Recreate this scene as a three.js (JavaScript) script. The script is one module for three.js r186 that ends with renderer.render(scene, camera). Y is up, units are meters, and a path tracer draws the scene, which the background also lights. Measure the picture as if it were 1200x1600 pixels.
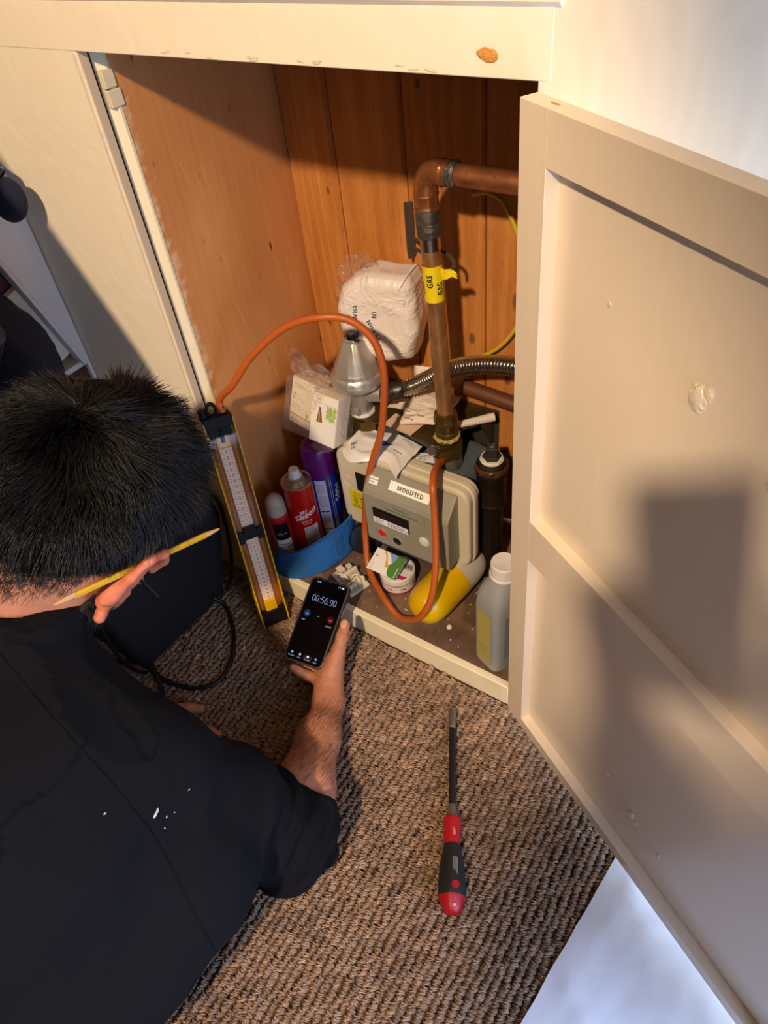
import * as THREE from 'three';
import { RoundedBoxGeometry } from 'three/addons/geometries/RoundedBoxGeometry.js';
import * as BGU from 'three/addons/utils/BufferGeometryUtils.js';
import { RectAreaLightUniformsLib } from 'three/addons/lights/RectAreaLightUniformsLib.js';
import { ImprovedNoise } from 'three/addons/math/ImprovedNoise.js';

// ---------------------------------------------------------------- camera, light, exposure
const scene = new THREE.Scene();
const V = (x, y, z) => new THREE.Vector3(x, y, z);
const camera = new THREE.PerspectiveCamera(71.565, 0.75, 0.02, 30);
camera.position.set(0.27499, 1.12187, 0.59648);
camera.setRotationFromMatrix(new THREE.Matrix4().makeBasis(
  V(0.82549, -0.09549, -0.55628), V(-0.33532, 0.70983, -0.61944), V(0.45402, 0.69787, 0.55393)));
scene.add(camera);
scene.background = new THREE.Color(0x05070c);

const renderer = new THREE.WebGLRenderer({ antialias: true });
renderer.toneMapping = THREE.LinearToneMapping;
renderer.toneMappingExposure = 1.0;
renderer.shadowMap.enabled = true;
RectAreaLightUniformsLib.init();

const LAMP = V(0.42, 2.34, 1.92);                 // warm reflector lamp hanging behind the photographer
const AIM = V(-0.10, 0.20, 0.10);
const lampLight = new THREE.SpotLight(new THREE.Color(1.0, 0.76, 0.53), 28.0, 0, 0.80, 0.4, 2);
lampLight.position.copy(LAMP); lampLight.target.position.copy(AIM); scene.add(lampLight.target);
lampLight.castShadow = true; lampLight.shadow.radius = 3.2; lampLight.shadow.mapSize.set(2048, 2048); lampLight.shadow.camera.near = 0.08;
scene.add(lampLight);
const WIN = { x: 0.92, y: 0.58, z: 0.36, w: 0.6, h: 0.72 };   // low window with blue dusk light in the right-hand wall
const windowLight = new THREE.RectAreaLight(new THREE.Color(0.40, 0.58, 1.0), 15.0, WIN.w, WIN.h);
windowLight.position.set(WIN.x - 0.03, WIN.y, WIN.z); windowLight.lookAt(-1, WIN.y, WIN.z);
scene.add(windowLight);

// ---------------------------------------------------------------- helpers
function rng(seed) { let a = seed >>> 0; return () => { a |= 0; a = a + 0x6D2B79F5 | 0; let t = Math.imul(a ^ a >>> 15, 1 | a); t = t + Math.imul(t ^ t >>> 7, 61 | t) ^ t; return ((t ^ t >>> 14) >>> 0) / 4294967296; }; }
const perlin = new ImprovedNoise();
const noise = (x, y, z) => perlin.noise(x, y, z);
const fbm = (x, y, z, o = 4) => { let s = 0, a = 0.5, f = 1; for (let i = 0; i < o; i++) { s += a * noise(x * f, y * f, z * f); a *= 0.5; f *= 2.03; } return s; };
const clamp = (x, a, b) => Math.min(b, Math.max(a, x));
const sstep = (a, b, x) => { const t = clamp((x - a) / (b - a), 0, 1); return t * t * (3 - 2 * t); };
const lerp = (a, b, t) => a + (b - a) * t;

const taken = {};
function numbered(n) { if (!(n in taken)) { taken[n] = 0; return n; } taken[n]++; return n + '_' + String(taken[n]).padStart(3, '0'); }
const OFF = new WeakMap();
function thing(name, label, category, pos = [0, 0, 0], group) {
  const o = new THREE.Group(); o.name = numbered(name); o.position.set(...pos); scene.add(o);
  o.userData = { label, category }; if (group) o.userData.group = group;
  OFF.set(o, V(...pos)); return o;
}
function shade(m) { m.castShadow = true; m.receiveShadow = true; return m; }
// geometry is given in world coordinates and moved into its parent's frame
function part(name, geo, mat, parent, label) {
  const m = shade(new THREE.Mesh(geo, mat)); m.name = name;
  const o = OFF.get(parent) || V(0, 0, 0);
  geo.translate(-o.x, -o.y, -o.z); OFF.set(m, o.clone());
  if (label) m.userData.label = label;
  parent.add(m); return m;
}
function single(name, label, category, geo, mat, pos, group) {     // a thing that is one mesh
  const m = shade(new THREE.Mesh(geo, mat)); m.name = numbered(name);
  if (pos) { geo.translate(-pos[0], -pos[1], -pos[2]); m.position.set(...pos); OFF.set(m, V(...pos)); }
  m.userData = { label, category }; if (group) m.userData.group = group;
  scene.add(m); return m;
}
function struct(name, geo, mat, parent) {
  const m = shade(new THREE.Mesh(geo, mat)); m.name = name; (parent || scene).add(m);
  if (!parent) m.userData = { kind: 'structure' };
  return m;
}
// box from min / max corners with rounded edges
function bx(x0, x1, y0, y1, z0, z1, r = 0.002, seg = 2) {
  const w = x1 - x0, h = y1 - y0, d = z1 - z0;
  const g = r > 0 ? new RoundedBoxGeometry(w, h, d, seg, Math.min(r, w / 2.01, h / 2.01, d / 2.01)) : new THREE.BoxGeometry(w, h, d);
  g.translate((x0 + x1) / 2, (y0 + y1) / 2, (z0 + z1) / 2); return g;
}
// uv in metres, by the way each face points
function metreUV(g, swap = false) {
  const n = g.index ? g.toNonIndexed() : g; const p = n.attributes.position, uv = new Float32Array(p.count * 2);
  const a = V(0, 0, 0), b = V(0, 0, 0), c = V(0, 0, 0);
  for (let i = 0; i < p.count; i += 3) {
    a.fromBufferAttribute(p, i); b.fromBufferAttribute(p, i + 1); c.fromBufferAttribute(p, i + 2);
    const nn = b.clone().sub(a).cross(c.clone().sub(a)); const ax = Math.abs(nn.x), ay = Math.abs(nn.y), az = Math.abs(nn.z);
    [a, b, c].forEach((q, k) => {
      let u, v; if (az >= ax && az >= ay) { u = q.x; v = q.y; } else if (ax >= ay) { u = q.z; v = q.y; } else { u = q.x; v = q.z; }
      if (swap) [u, v] = [v, u];
      uv[(i + k) * 2] = u; uv[(i + k) * 2 + 1] = v;
    });
  }
  n.setAttribute('uv', new THREE.BufferAttribute(uv, 2)); return n;
}
function merge(list) {
  const l = list.map(g => { const n = g.index ? g.toNonIndexed() : g; for (const k of Object.keys(n.attributes)) if (!['position', 'normal', 'uv'].includes(k)) n.deleteAttribute(k); return n; });
  return BGU.mergeGeometries(l, false);
}
function lathe(pts, seg = 40, crease = 0.6) {
  const g = new THREE.LatheGeometry(pts.map(p => new THREE.Vector2(Math.max(p[0], 0.00001), p[1])), seg);
  return crease ? BGU.toCreasedNormals(g, crease) : g;
}
function tube(pts, r, n = 80, seg = 14, closed = false, tension = 0.5) {
  const c = new THREE.CatmullRomCurve3(pts.map(p => p.isVector3 ? p : V(...p)), closed, 'centripetal', tension);
  return new THREE.TubeGeometry(c, n, r, seg, closed);
}
// cylinder between two points
function rod(a, b, r0, r1 = r0, seg = 24) {
  const A = a.isVector3 ? a : V(...a), B = b.isVector3 ? b : V(...b), d = B.clone().sub(A), L = d.length();
  const g = new THREE.CylinderGeometry(r1, r0, L, seg); g.translate(0, L / 2, 0);
  g.applyQuaternion(new THREE.Quaternion().setFromUnitVectors(V(0, 1, 0), d.normalize())); g.translate(A.x, A.y, A.z); return g;
}
// move a geometry modelled on the y axis so that y runs along dir, from point o; twist turns it about its axis first
function along(g, o, dir, twist = 0) {
  g.rotateY(twist);
  g.applyQuaternion(new THREE.Quaternion().setFromUnitVectors(V(0, 1, 0), V(...dir).normalize())); g.translate(...o); return g;
}
function frame(g, o, X, Y) {                      // model x -> X, y -> Y, z -> X x Y, origin -> o
  const x = V(...X).normalize(), y0 = V(...Y), z = x.clone().cross(y0).normalize(), y = z.clone().cross(x);
  g.applyMatrix4(new THREE.Matrix4().makeBasis(x, y, z)); g.translate(...o); return g;
}
function plate(w, h, t = 0.0006) { const g = new THREE.BoxGeometry(w, h, t); return g; }
function prism(pts, depth, bevel = 0, seg = 2) {  // outline in x/y, extruded along z from 0 to depth
  const s = new THREE.Shape(pts.map(p => new THREE.Vector2(p[0], p[1])));
  return new THREE.ExtrudeGeometry(s, { depth: depth - 2 * bevel, bevelEnabled: bevel > 0, bevelThickness: bevel, bevelSize: bevel, bevelOffset: -bevel, bevelSegments: seg, curveSegments: 8 }).translate(0, 0, bevel);
}
function roundedRect(x0, x1, y0, y1, r) {
  const s = new THREE.Shape(); s.moveTo(x0 + r, y0); s.lineTo(x1 - r, y0); s.quadraticCurveTo(x1, y0, x1, y0 + r); s.lineTo(x1, y1 - r); s.quadraticCurveTo(x1, y1, x1 - r, y1); s.lineTo(x0 + r, y1); s.quadraticCurveTo(x0, y1, x0, y1 - r); s.lineTo(x0, y0 + r); s.quadraticCurveTo(x0, y0, x0 + r, y0); return s;
}
function exShape(shape, depth, bevel = 0.002, seg = 3) {
  return new THREE.ExtrudeGeometry(shape, { depth: depth - 2 * bevel, bevelEnabled: bevel > 0, bevelThickness: bevel, bevelSize: bevel, bevelOffset: -bevel, bevelSegments: seg, curveSegments: 10 }).translate(0, 0, bevel);
}
// textures
function dataTex(w, h, fn, srgb = true) {
  const d = new Uint8Array(w * h * 4);
  for (let y = 0; y < h; y++) for (let x = 0; x < w; x++) { const c = fn(x / w, y / h, x, y), i = (y * w + x) * 4; d[i] = clamp(c[0], 0, 255); d[i + 1] = clamp(c[1], 0, 255); d[i + 2] = clamp(c[2], 0, 255); d[i + 3] = c.length > 3 ? c[3] : 255; }
  const t = new THREE.DataTexture(d, w, h, THREE.RGBAFormat); t.wrapS = t.wrapT = THREE.RepeatWrapping; t.magFilter = THREE.LinearFilter; t.minFilter = THREE.LinearMipmapLinearFilter; t.generateMipmaps = true;
  if (srgb) t.colorSpace = THREE.SRGBColorSpace; t.needsUpdate = true; return t;
}
const grey = (fn) => (u, v, x, y) => { const g = clamp(fn(u, v, x, y), 0, 1) * 255; return [g, g, g]; };
function canvasTex(w, h, draw) {
  const c = document.createElement('canvas'); c.width = w; c.height = h; draw(c.getContext('2d'), w, h);
  const t = new THREE.CanvasTexture(c); t.colorSpace = THREE.SRGBColorSpace; t.wrapS = t.wrapT = THREE.ClampToEdgeWrapping; t.magFilter = THREE.LinearFilter; return t;
}
function rep(t, u, v) { const c = t.clone(); c.repeat.set(u, v); c.needsUpdate = true; return c; }
const tileNoise = (u, v, f, z) => { // tileable
  const a = u * Math.PI * 2, b = v * Math.PI * 2, r = f / 6.283; return noise(Math.cos(a) * r + 5.2, Math.sin(a) * r + z, Math.cos(b) * r + Math.sin(b) * r * 0.73 + 1.7); };
const std = (o) => new THREE.MeshStandardMaterial(o);
const phys = (o) => new THREE.MeshPhysicalMaterial(o);

// shared bump textures
const roughBump = dataTex(256, 256, grey((u, v) => 0.5 + 0.5 * (tileNoise(u, v, 14, 3) * 0.6 + tileNoise(u, v, 33, 9) * 0.4)), false);
const brushBump = dataTex(256, 512, grey((u, v) => { let s = 0; s += tileNoise(u, 0.2 + 0.02 * Math.sin(v * 6.283), 60, 4) * 0.5; s += tileNoise(u, v, 10, 8) * 0.35 + tileNoise(u, v * 1, 26, 2) * 0.3; return 0.5 + 0.5 * s; }), false);
const clothBump = dataTex(128, 128, grey((u, v, x, y) => 0.5 + 0.22 * Math.sin(x * Math.PI / 2) * Math.sin(y * Math.PI / 2) + 0.4 * tileNoise(u, v, 40, 5)), false);

// ---------------------------------------------------------------- materials
const M = {};
const woodTex = (seed, c0, c1, opt = {}) => {
  const r = rng(seed), ox = r() * 40, knots = (opt.knots || []);
  return dataTex(256, 1024, (u, v) => {
    let warp = fbm(u * 2 + ox, v * 1.6, seed * 0.37, 3) * 0.5;
    for (const k of knots) { const dx = (u - k[0]) * 1.0, dy = (v - k[1]) * 4.0, d = Math.sqrt(dx * dx + dy * dy); warp += k[2] * 2.2 * Math.exp(-d * d / (k[2] * k[2] * 2)); }
    let g = Math.sin((u * (opt.rings || 9) + warp * 3.2) * 6.283); g = Math.pow(0.5 + 0.5 * g, 1.6);
    const fib = noise(u * 150, v * 7, seed + 0.5) * 0.5 + noise(u * 60, v * 3, seed + 3.5) * 0.5;
    const pores = noise(u * 190, v * 26, seed * 1.7) > 0.42 ? (opt.pore ?? 0.13) : 0;
    let t = clamp(0.30 * g + 0.30 * fib + 0.35 + fbm(u * 2.5, v * 5, seed + 8, 3) * 0.75, 0, 1);
    let m = 1 - pores;
    let kk = 0; for (const k of knots) { const dx = (u - k[0]), dy = (v - k[1]) * 4, d = Math.sqrt(dx * dx + dy * dy); kk = Math.max(kk, 1 - sstep(k[2] * 0.55, k[2], d)); }
    const out = [0, 1, 2].map(i => lerp(c1[i], c0[i], t) * m * (1 - 0.36 * kk));
    if (opt.post) opt.post(out, u, v);
    return out;
  });
};
const creamBump = rep(brushBump, 3, 1.6);
M.cream = phys({ color: 0xeadcb4, roughness: 0.36, bumpMap: creamBump, bumpScale: 0.0006, specularIntensity: 0.6 });
M.creamDoor = phys({ color: 0xe0cfb6, roughness: 0.30, bumpMap: creamBump, bumpScale: 0.0003, clearcoat: 0.35, clearcoatRoughness: 0.22 });
M.creamWall = phys({ color: 0xe8d9bc, roughness: 0.42, bumpMap: rep(roughBump, 2.2, 2.2), bumpScale: 0.0012, specularIntensity: 0.6 });
M.white = std({ color: 0xe9e6df, roughness: 0.6 });
M.black = std({ color: 0x0b0b0c, roughness: 0.55 });
M.blackGloss = std({ color: 0x08080a, roughness: 0.25 });
M.brass = std({ color: 0x6e5a2c, roughness: 0.42, metalness: 0.85, bumpMap: roughBump, bumpScale: 0.0004 });
M.steel = std({ color: 0xb8b4ac, roughness: 0.28, metalness: 1.0 });
M.castAlu = std({ color: 0xa3a19c, roughness: 0.45, metalness: 0.9, bumpMap: roughBump, bumpScale: 0.0004 });
M.rubberOrange = std({ color: 0xb4571c, roughness: 0.42 });
M.wallPaint = std({ color: 0xcfc6b4, roughness: 0.9 });
// ---------------------------------------------------------------- the room shell
const XL = -0.585, YS = 0.05, YT = 0.958, ZB = -0.327;     // left side, shelf top, lintel, back of the cupboard
{
  const wf = struct('wall_front', metreUV(merge([bx(-2.2, -0.588, 0, 2.5, -0.0155, -0.0008, 0.001), bx(-0.588, 0.003, 0.957, 2.5, -0.0195, -0.0035, 0.001), bx(0.003, 1.04, 0, 2.5, -0.0195, -0.0006, 0.001)])), M.creamWall);
  // proud header board over the opening, bead round the opening, old hinge marks
  struct('header_board', metreUV(bx(-1.6, 0.014, 0.958, 1.03, -0.012, 0.0, 0.0012, 2)), M.creamWall, wf);
  struct('opening_bead', merge([bx(-0.594, -0.5885, 0.03, 0.956, -0.010, 0.0005, 0.0025, 3)]), M.cream, wf);
  struct('jamb_return', metreUV(bx(-0.590, -0.5865, 0.03, 0.956, -0.0156, -0.0025, 0.0006)), std({ color: 0xcdb89a, roughness: 0.5, bumpMap: roughBump, bumpScale: 0.0006 }), wf);
  const chip = new THREE.SphereGeometry(1, 18, 10).scale(0.0095, 0.0052, 0.0010); { const p = chip.attributes.position; for (let i = 0; i < p.count; i++) { const x = p.getX(i), y = p.getY(i), k = 1 + 0.35 * noise(x * 150, y * 150, 3); p.setXY(i, x * k, y * k); } }
  chip.translate(-0.042, 0.975, 0.0004);
  struct('bare_wood_chip', chip, std({ color: 0xc98a3c, roughness: 0.7, bumpMap: roughBump, bumpScale: 0.001 }), wf);
  const spall = []; const r = rng(4);
  for (let i = 0; i < 12; i++) { const g2 = new THREE.IcosahedronGeometry(0.0012 + 0.0018 * r(), 1).scale(2.6, 0.5, 0.3); g2.rotateZ((r() - 0.5) * 0.3); g2.translate(-0.46 + r() * 0.45, 0.9595 + r() * 0.004, 0.0001); spall.push(g2); }
  struct('paint_spall', merge(spall), M.cream, wf);
  const rail = prism([[0, 0], [0.010, 0], [0.016, 0.006], [0.016, 0.020], [0.020, 0.026], [0.020, 0.05], [0.008, 0.062], [0, 0.062]], 2.25, 0.001).rotateY(-Math.PI / 2).translate(0.02, 1.0055, -0.012);
  rail.scale(1, 1, 1); struct('trim_1', metreUV(rail), M.creamWall);
}
// floor, ceiling, other walls
struct('floor', bx(-2.2, 1.04, -0.06, 0.0, -0.36, 3.2, 0), std({ color: 0x4a3a2a, roughness: 1 }));
struct('ceiling', bx(-2.2, 1.04, 2.5, 2.56, -0.4, 3.2, 0), M.wallPaint);
struct('wall_rear', bx(-2.2, 1.04, 0, 2.5, 3.14, 3.2, 0), M.wallPaint);
struct('wall_side', bx(-2.26, -2.2, 0, 2.5, -0.4, 3.2, 0), M.wallPaint);
{ // right-hand wall with the window opening
  const { x, y, z, w, h } = WIN;
  const wr = merge([bx(x, x + 0.12, 0, y - h / 2, -0.4, 3.2, 0), bx(x, x + 0.12, y + h / 2, 2.5, -0.4, 3.2, 0), bx(x, x + 0.12, y - h / 2, y + h / 2, -0.4, z - w / 2, 0), bx(x, x + 0.12, y - h / 2, y + h / 2, z + w / 2, 3.2, 0)]);
  struct('wall_right', wr, M.wallPaint);
  const pane = bx(x - 0.004, x + 0.004, y - h / 2, y + h / 2, z - w / 2, z + w / 2, 0);
  const wn = struct('window_1', pane, std({ color: 0x8090a8, emissive: new THREE.Color(0.30, 0.5, 1.0), emissiveIntensity: 0.8, roughness: 0.4 }));
  struct('window_frame', merge([bx(x - 0.01, x + 0.03, y - h / 2, y + h / 2, z - 0.02, z + 0.02, 0.003), bx(x - 0.01, x + 0.03, y - 0.02, y + 0.02, z - w / 2, z + w / 2, 0.003)]), M.white, wn);
}
// reflector lamp: the bulb that lights the scene, in an open metal shade aimed at the cupboard
{
  const dir = AIM.clone().sub(LAMP).normalize(), at = t => LAMP.clone().addScaledVector(dir, t);
  const o = thing('reflector_lamp', 'warm reflector lamp hanging from the ceiling behind the camera', 'lamp', [at(-0.16).x, 2.5, at(-0.16).z]);
  const back = at(-0.16);
  part('ceiling_rose', lathe([[0, 2.5], [0.05, 2.5], [0.048, 2.485], [0.01, 2.47], [0, 2.47]]).translate(back.x, 0, back.z), M.white, o);
  part('flex', rod([back.x, 2.47, back.z], back, 0.003), M.white, o);
  const sh = lathe([[0.0, -0.075], [0.02, -0.075], [0.024, -0.16], [0.026, -0.16], [0.022, -0.073], [0.05, -0.060], [0.085, -0.035], [0.084, -0.034], [0.048, -0.058], [0, -0.073]], 40);
  part('shade', along(sh, LAMP.toArray(), dir.toArray()), std({ color: 0x3a3a3a, roughness: 0.5, metalness: 0.3 }), o);
  const b = part('bulb', new THREE.SphereGeometry(0.034, 24, 16).translate(LAMP.x, LAMP.y, LAMP.z), std({ color: 0xffffff, emissive: new THREE.Color(1, 0.75, 0.45), emissiveIntensity: 3 }), o);
  b.castShadow = false;
}
// ---------------------------------------------------------------- carpet: rows of looped pile running away from the cupboard
{
  // one tuft is a short bundle of yarn loops standing across the row
  const r0 = rng(5), arcs = [];
  for (let i = 0; i < 7; i++) { const g = new THREE.TorusGeometry(1, 0.24, 5, 9, Math.PI); const p = g.attributes.position, s = 0.86 + 0.28 * r0(), tilt = (r0() - 0.5) * 0.7, lean = (r0() - 0.5) * 0.5, tone = 0.70 + 0.55 * r0(), col = new Float32Array(p.count * 3); for (let k = 0; k < p.count; k++) { const x = p.getX(k) * s, y = p.getY(k) * s; p.setXYZ(k, x + lean * y * 0.4, y, p.getZ(k) * 0.8 + (i - 3) * 0.30 + tilt * x * 0.5 + 0.12 * (r0() - 0.5)); const q = tone; col[3 * k] = q; col[3 * k + 1] = q * 0.985; col[3 * k + 2] = q * 0.96; } g.setAttribute('color', new THREE.BufferAttribute(col, 3)); g.computeVertexNormals(); arcs.push(g); }
  const base = BGU.mergeGeometries(arcs, false);
  const rib = dataTex(128, 128, grey((u, v) => 0.5 + 0.5 * noise(u * 30, v * 34, 6)), false);
  const mat = std({ color: 0xc9a88a, vertexColors: true, roughness: 1, bumpMap: rib, bumpScale: 0.0006 });
  const px = 0.0112, pz = 0.0088, x0 = -1.5, x1 = 1.25, z0 = 0.007, z1 = 1.75;
  const nx = Math.floor((x1 - x0) / px), nz = Math.floor((z1 - z0) / pz); const im = new THREE.InstancedMesh(base, mat, nx * nz); const r = rng(77);
  const m = new THREE.Matrix4(), q = new THREE.Quaternion(), e = new THREE.Euler(), c = new THREE.Color(); let n = 0;
  for (let i = 0; i < nx; i++) { const ph = r() * pz; for (let j = 0; j < nz; j++) {
    const wob = 0.0022 * noise(i * 0.5, j * 0.12, 4) + 0.0012 * Math.sin(j * 1.1 + i * 1.7);
    const x = x0 + i * px + wob + (r() - 0.5) * 0.0012, z = z0 + j * pz + ph * 0.6 + (r() - 0.5) * 0.002;
    e.set((r() - 0.5) * 0.45 + 0.25, (r() - 0.5) * 0.55 + 0.15, (r() - 0.5) * 0.5); q.setFromEuler(e);
    const s = 0.9 + 0.25 * r();
    m.compose(V(x, -0.0005 + (r() - 0.5) * 0.0016, z), q, V(0.0044 * s, 0.0080 * (0.80 + 0.4 * r()), 0.0052 * (0.90 + 0.30 * r())));
    im.setMatrixAt(n, m);
    const k = 0.74 + 0.22 * r() + 0.22 * noise(x * 9, z * 9, 2) + 0.12 * noise(x * 60, z * 40, 8); const wv = (r() - 0.5) * 0.05; c.setRGB(k * (1 + wv), k, k * (1 - wv)); im.setColorAt(n, c); n++;
  } }
  im.count = n; im.name = 'carpet'; shade(im); im.userData = { label: 'ribbed beige and brown looped pile carpet covering the whole floor', category: 'carpet', kind: 'stuff' }; scene.add(im);
}
// ---------------------------------------------------------------- cupboard interior
const plyTex = woodTex(11, [214, 150, 90], [186, 122, 68], { rings: 1.2, pore: 0.03, post(o, u, v) {
  // u runs along z (0 = front edge), v up.  dark flecks, and the smeared cream paint beside the front edge
  const f = noise(u * 38, v * 34, 91); if (f > 0.60) { const k = 1 - (f - 0.60) * 2.6; o[0] *= k; o[1] *= k; o[2] *= k; }
  const sc = noise(u * 60 + v * 30, v * 9, 55); if (sc > 0.6) { o[0] += 16; o[1] += 14; o[2] += 12; }
  const edge = 0.038 + 0.030 * fbm(0.3, v * 12, 20, 4) + 0.05 * Math.max(0, noise(2, v * 3.1, 41));
  const str = fbm(u * 9 + v * 26, v * 60 - u * 10, 13, 3); const k = 0.8 * clamp((edge + 0.10 * str - u) * 22, 0, 1) * (0.75 + 0.5 * noise(u * 90, v * 200, 3));
  if (k > 0) { o[0] = lerp(o[0], 228, k); o[1] = lerp(o[1], 208, k); o[2] = lerp(o[2], 170, k); }
} });
{
  const plyMat = phys({ map: plyTex, roughness: 0.48, bumpMap: roughBump, bumpScale: 0.0004, specularIntensity: 0.5 });
  const g = bx(XL - 0.012, XL, 0.02, 1.08, ZB - 0.02, -0.038, 0.001);
  const n = g.toNonIndexed(), p = n.attributes.position, uv = new Float32Array(p.count * 2);
  for (let i = 0; i < p.count; i++) { uv[2 * i] = (-0.038 - p.getZ(i)) / 0.31; uv[2 * i + 1] = p.getY(i) / 1.08; }
  n.setAttribute('uv', new THREE.BufferAttribute(uv, 2));
  struct('wall_left', n, plyMat);
  // cream batten down the inside of the jamb, with the dark gap in front of it
  const b = struct('trim_2', metreUV(prism([[-0.5945, 0.0230], [-0.5925, 0.0230], [XL + 0.0010, 0.0345], [XL + 0.0010, 0.0385], [-0.5945, 0.0385]], 0.905, 0.0004).rotateX(-Math.PI / 2).translate(0, YS, 0)), M.cream);
  struct('old_hinge_leaf', merge([bx(-0.594, XL + 0.0028, 0.912, 0.932, -0.0405, -0.0230, 0.0012), bx(-0.594, XL + 0.0022, 0.890, 0.910, -0.0445, -0.0240, 0.0012)]), M.cream, b);
}
{
  const back = struct('wall_back', bx(-0.62, 0.10, 0.0, 1.10, ZB - 0.03, ZB - 0.014, 0), std({ color: 0x241005, roughness: 0.9 }));
  const edges = [XL, -0.4865, -0.3535, -0.2195, -0.086, 0.05];
  const knotSets = [[[0.35, 0.38, 0.035], [0.75, 0.62, 0.03]], [[0.62, 0.35, 0.05]], [[0.25, 0.78, 0.03], [0.8, 0.42, 0.05]], [[0.45, 0.50, 0.09], [0.35, 0.36, 0.05]], [[0.5, 0.5, 0.08]]];
  for (let i = 0; i < 5; i++) {
    const a = edges[i] + (i ? 0.0008 : 0), b = edges[i + 1] - 0.0008, c = 0.0042;
    const g = prism([[a, ZB - 0.014], [b, ZB - 0.014], [b, ZB - c], [b - c, ZB], [a + c, ZB], [a, ZB - c]], 1.04).rotateX(-Math.PI / 2).scale(1, 1, -1);
    const ix = g.index; const n = ix ? g.toNonIndexed() : g; const p = n.attributes.position;
    // mirrored by the negative scale: flip the winding back
    for (let t = 0; t < p.count; t += 3) for (const nm of ['position', 'uv']) { const at = n.attributes[nm]; for (let k = 0; k < at.itemSize; k++) { const q = at.array[(t + 1) * at.itemSize + k]; at.array[(t + 1) * at.itemSize + k] = at.array[(t + 2) * at.itemSize + k]; at.array[(t + 2) * at.itemSize + k] = q; } }
    n.computeVertexNormals();
    const uv = new Float32Array(p.count * 2); for (let k = 0; k < p.count; k++) { uv[2 * k] = (p.getX(k) - a) / (b - a) * 0.9 + 0.05; uv[2 * k + 1] = p.getY(k) / 1.04; }
    n.setAttribute('uv', new THREE.BufferAttribute(uv, 2));
    const t = woodTex(21 + i * 3, [202, 138, 72], [168, 102, 48], { rings: [5, 3.4, 6, 4.2, 5][i], knots: knotSets[i] });
    struct('board', n.translate(0, 0.045, 0), phys({ map: t, roughness: 0.42, specularIntensity: 0.5, bumpMap: roughBump, bumpScale: 0.0003 }), back);
  }
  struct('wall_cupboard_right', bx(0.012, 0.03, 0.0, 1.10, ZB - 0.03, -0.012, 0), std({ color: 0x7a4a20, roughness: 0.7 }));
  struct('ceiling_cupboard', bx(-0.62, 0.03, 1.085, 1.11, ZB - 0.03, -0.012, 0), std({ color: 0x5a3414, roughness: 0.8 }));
  const shelfTex = dataTex(512, 256, (u, v) => {
    let k = 0.82 + 0.5 * fbm(u * 5, v * 3, 3, 5) + 0.12 * noise(u * 60, v * 18, 7); const st = fbm(u * 3 + 4, v * 2, 12, 3) > 0.12 ? 0.82 : 1; k *= st;
    return [132 * k, 101 * k, 76 * k];
  });
  const fl = struct('floor_cupboard', (() => { const g = bx(-0.612, 0.012, 0.01, YS, ZB - 0.03, -0.014, 0.001).toNonIndexed(); const p = g.attributes.position, uv = new Float32Array(p.count * 2); for (let i = 0; i < p.count; i++) { uv[2 * i] = p.getX(i) / 0.6; uv[2 * i + 1] = p.getZ(i) / 0.33; } g.setAttribute('uv', new THREE.BufferAttribute(uv, 2)); return g; })(), std({ map: shelfTex, roughness: 0.6, bumpMap: roughBump, bumpScale: 0.0006 }));
  struct('trim_3', metreUV(merge([bx(-0.612, 0.004, 0.0, 0.0525, -0.0135, 0.0, 0.0022, 3)])), M.cream);
  // flakes and drips of paint on the shelf board
  const fr = rng(9), fs = [];
  const flake = (x, z, s) => { const g = new THREE.CylinderGeometry(s, s * 1.15, 0.0009, 9); const p = g.attributes.position; for (let i = 0; i < p.count; i++) { const k = 1 + 0.5 * noise(p.getX(i) * 300 + x * 50, p.getZ(i) * 300, z * 90); p.setX(i, p.getX(i) * k); p.setZ(i, p.getZ(i) * k); } g.translate(x, YS + 0.0003, z); fs.push(g.toNonIndexed()); };
  flake(-0.148, -0.062, 0.0048); flake(-0.292, -0.060, 0.003);
  for (let i = 0; i < 70; i++) flake(-0.45 + fr() * 0.43, -0.03 - fr() * 0.14, 0.0006 + 0.0013 * fr() * fr());
  const pf = struct('paint_flakes', merge(fs), std({ color: 0xe6dcc4, roughness: 0.7 }), fl); pf.userData.kind = 'stuff';
}
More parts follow.
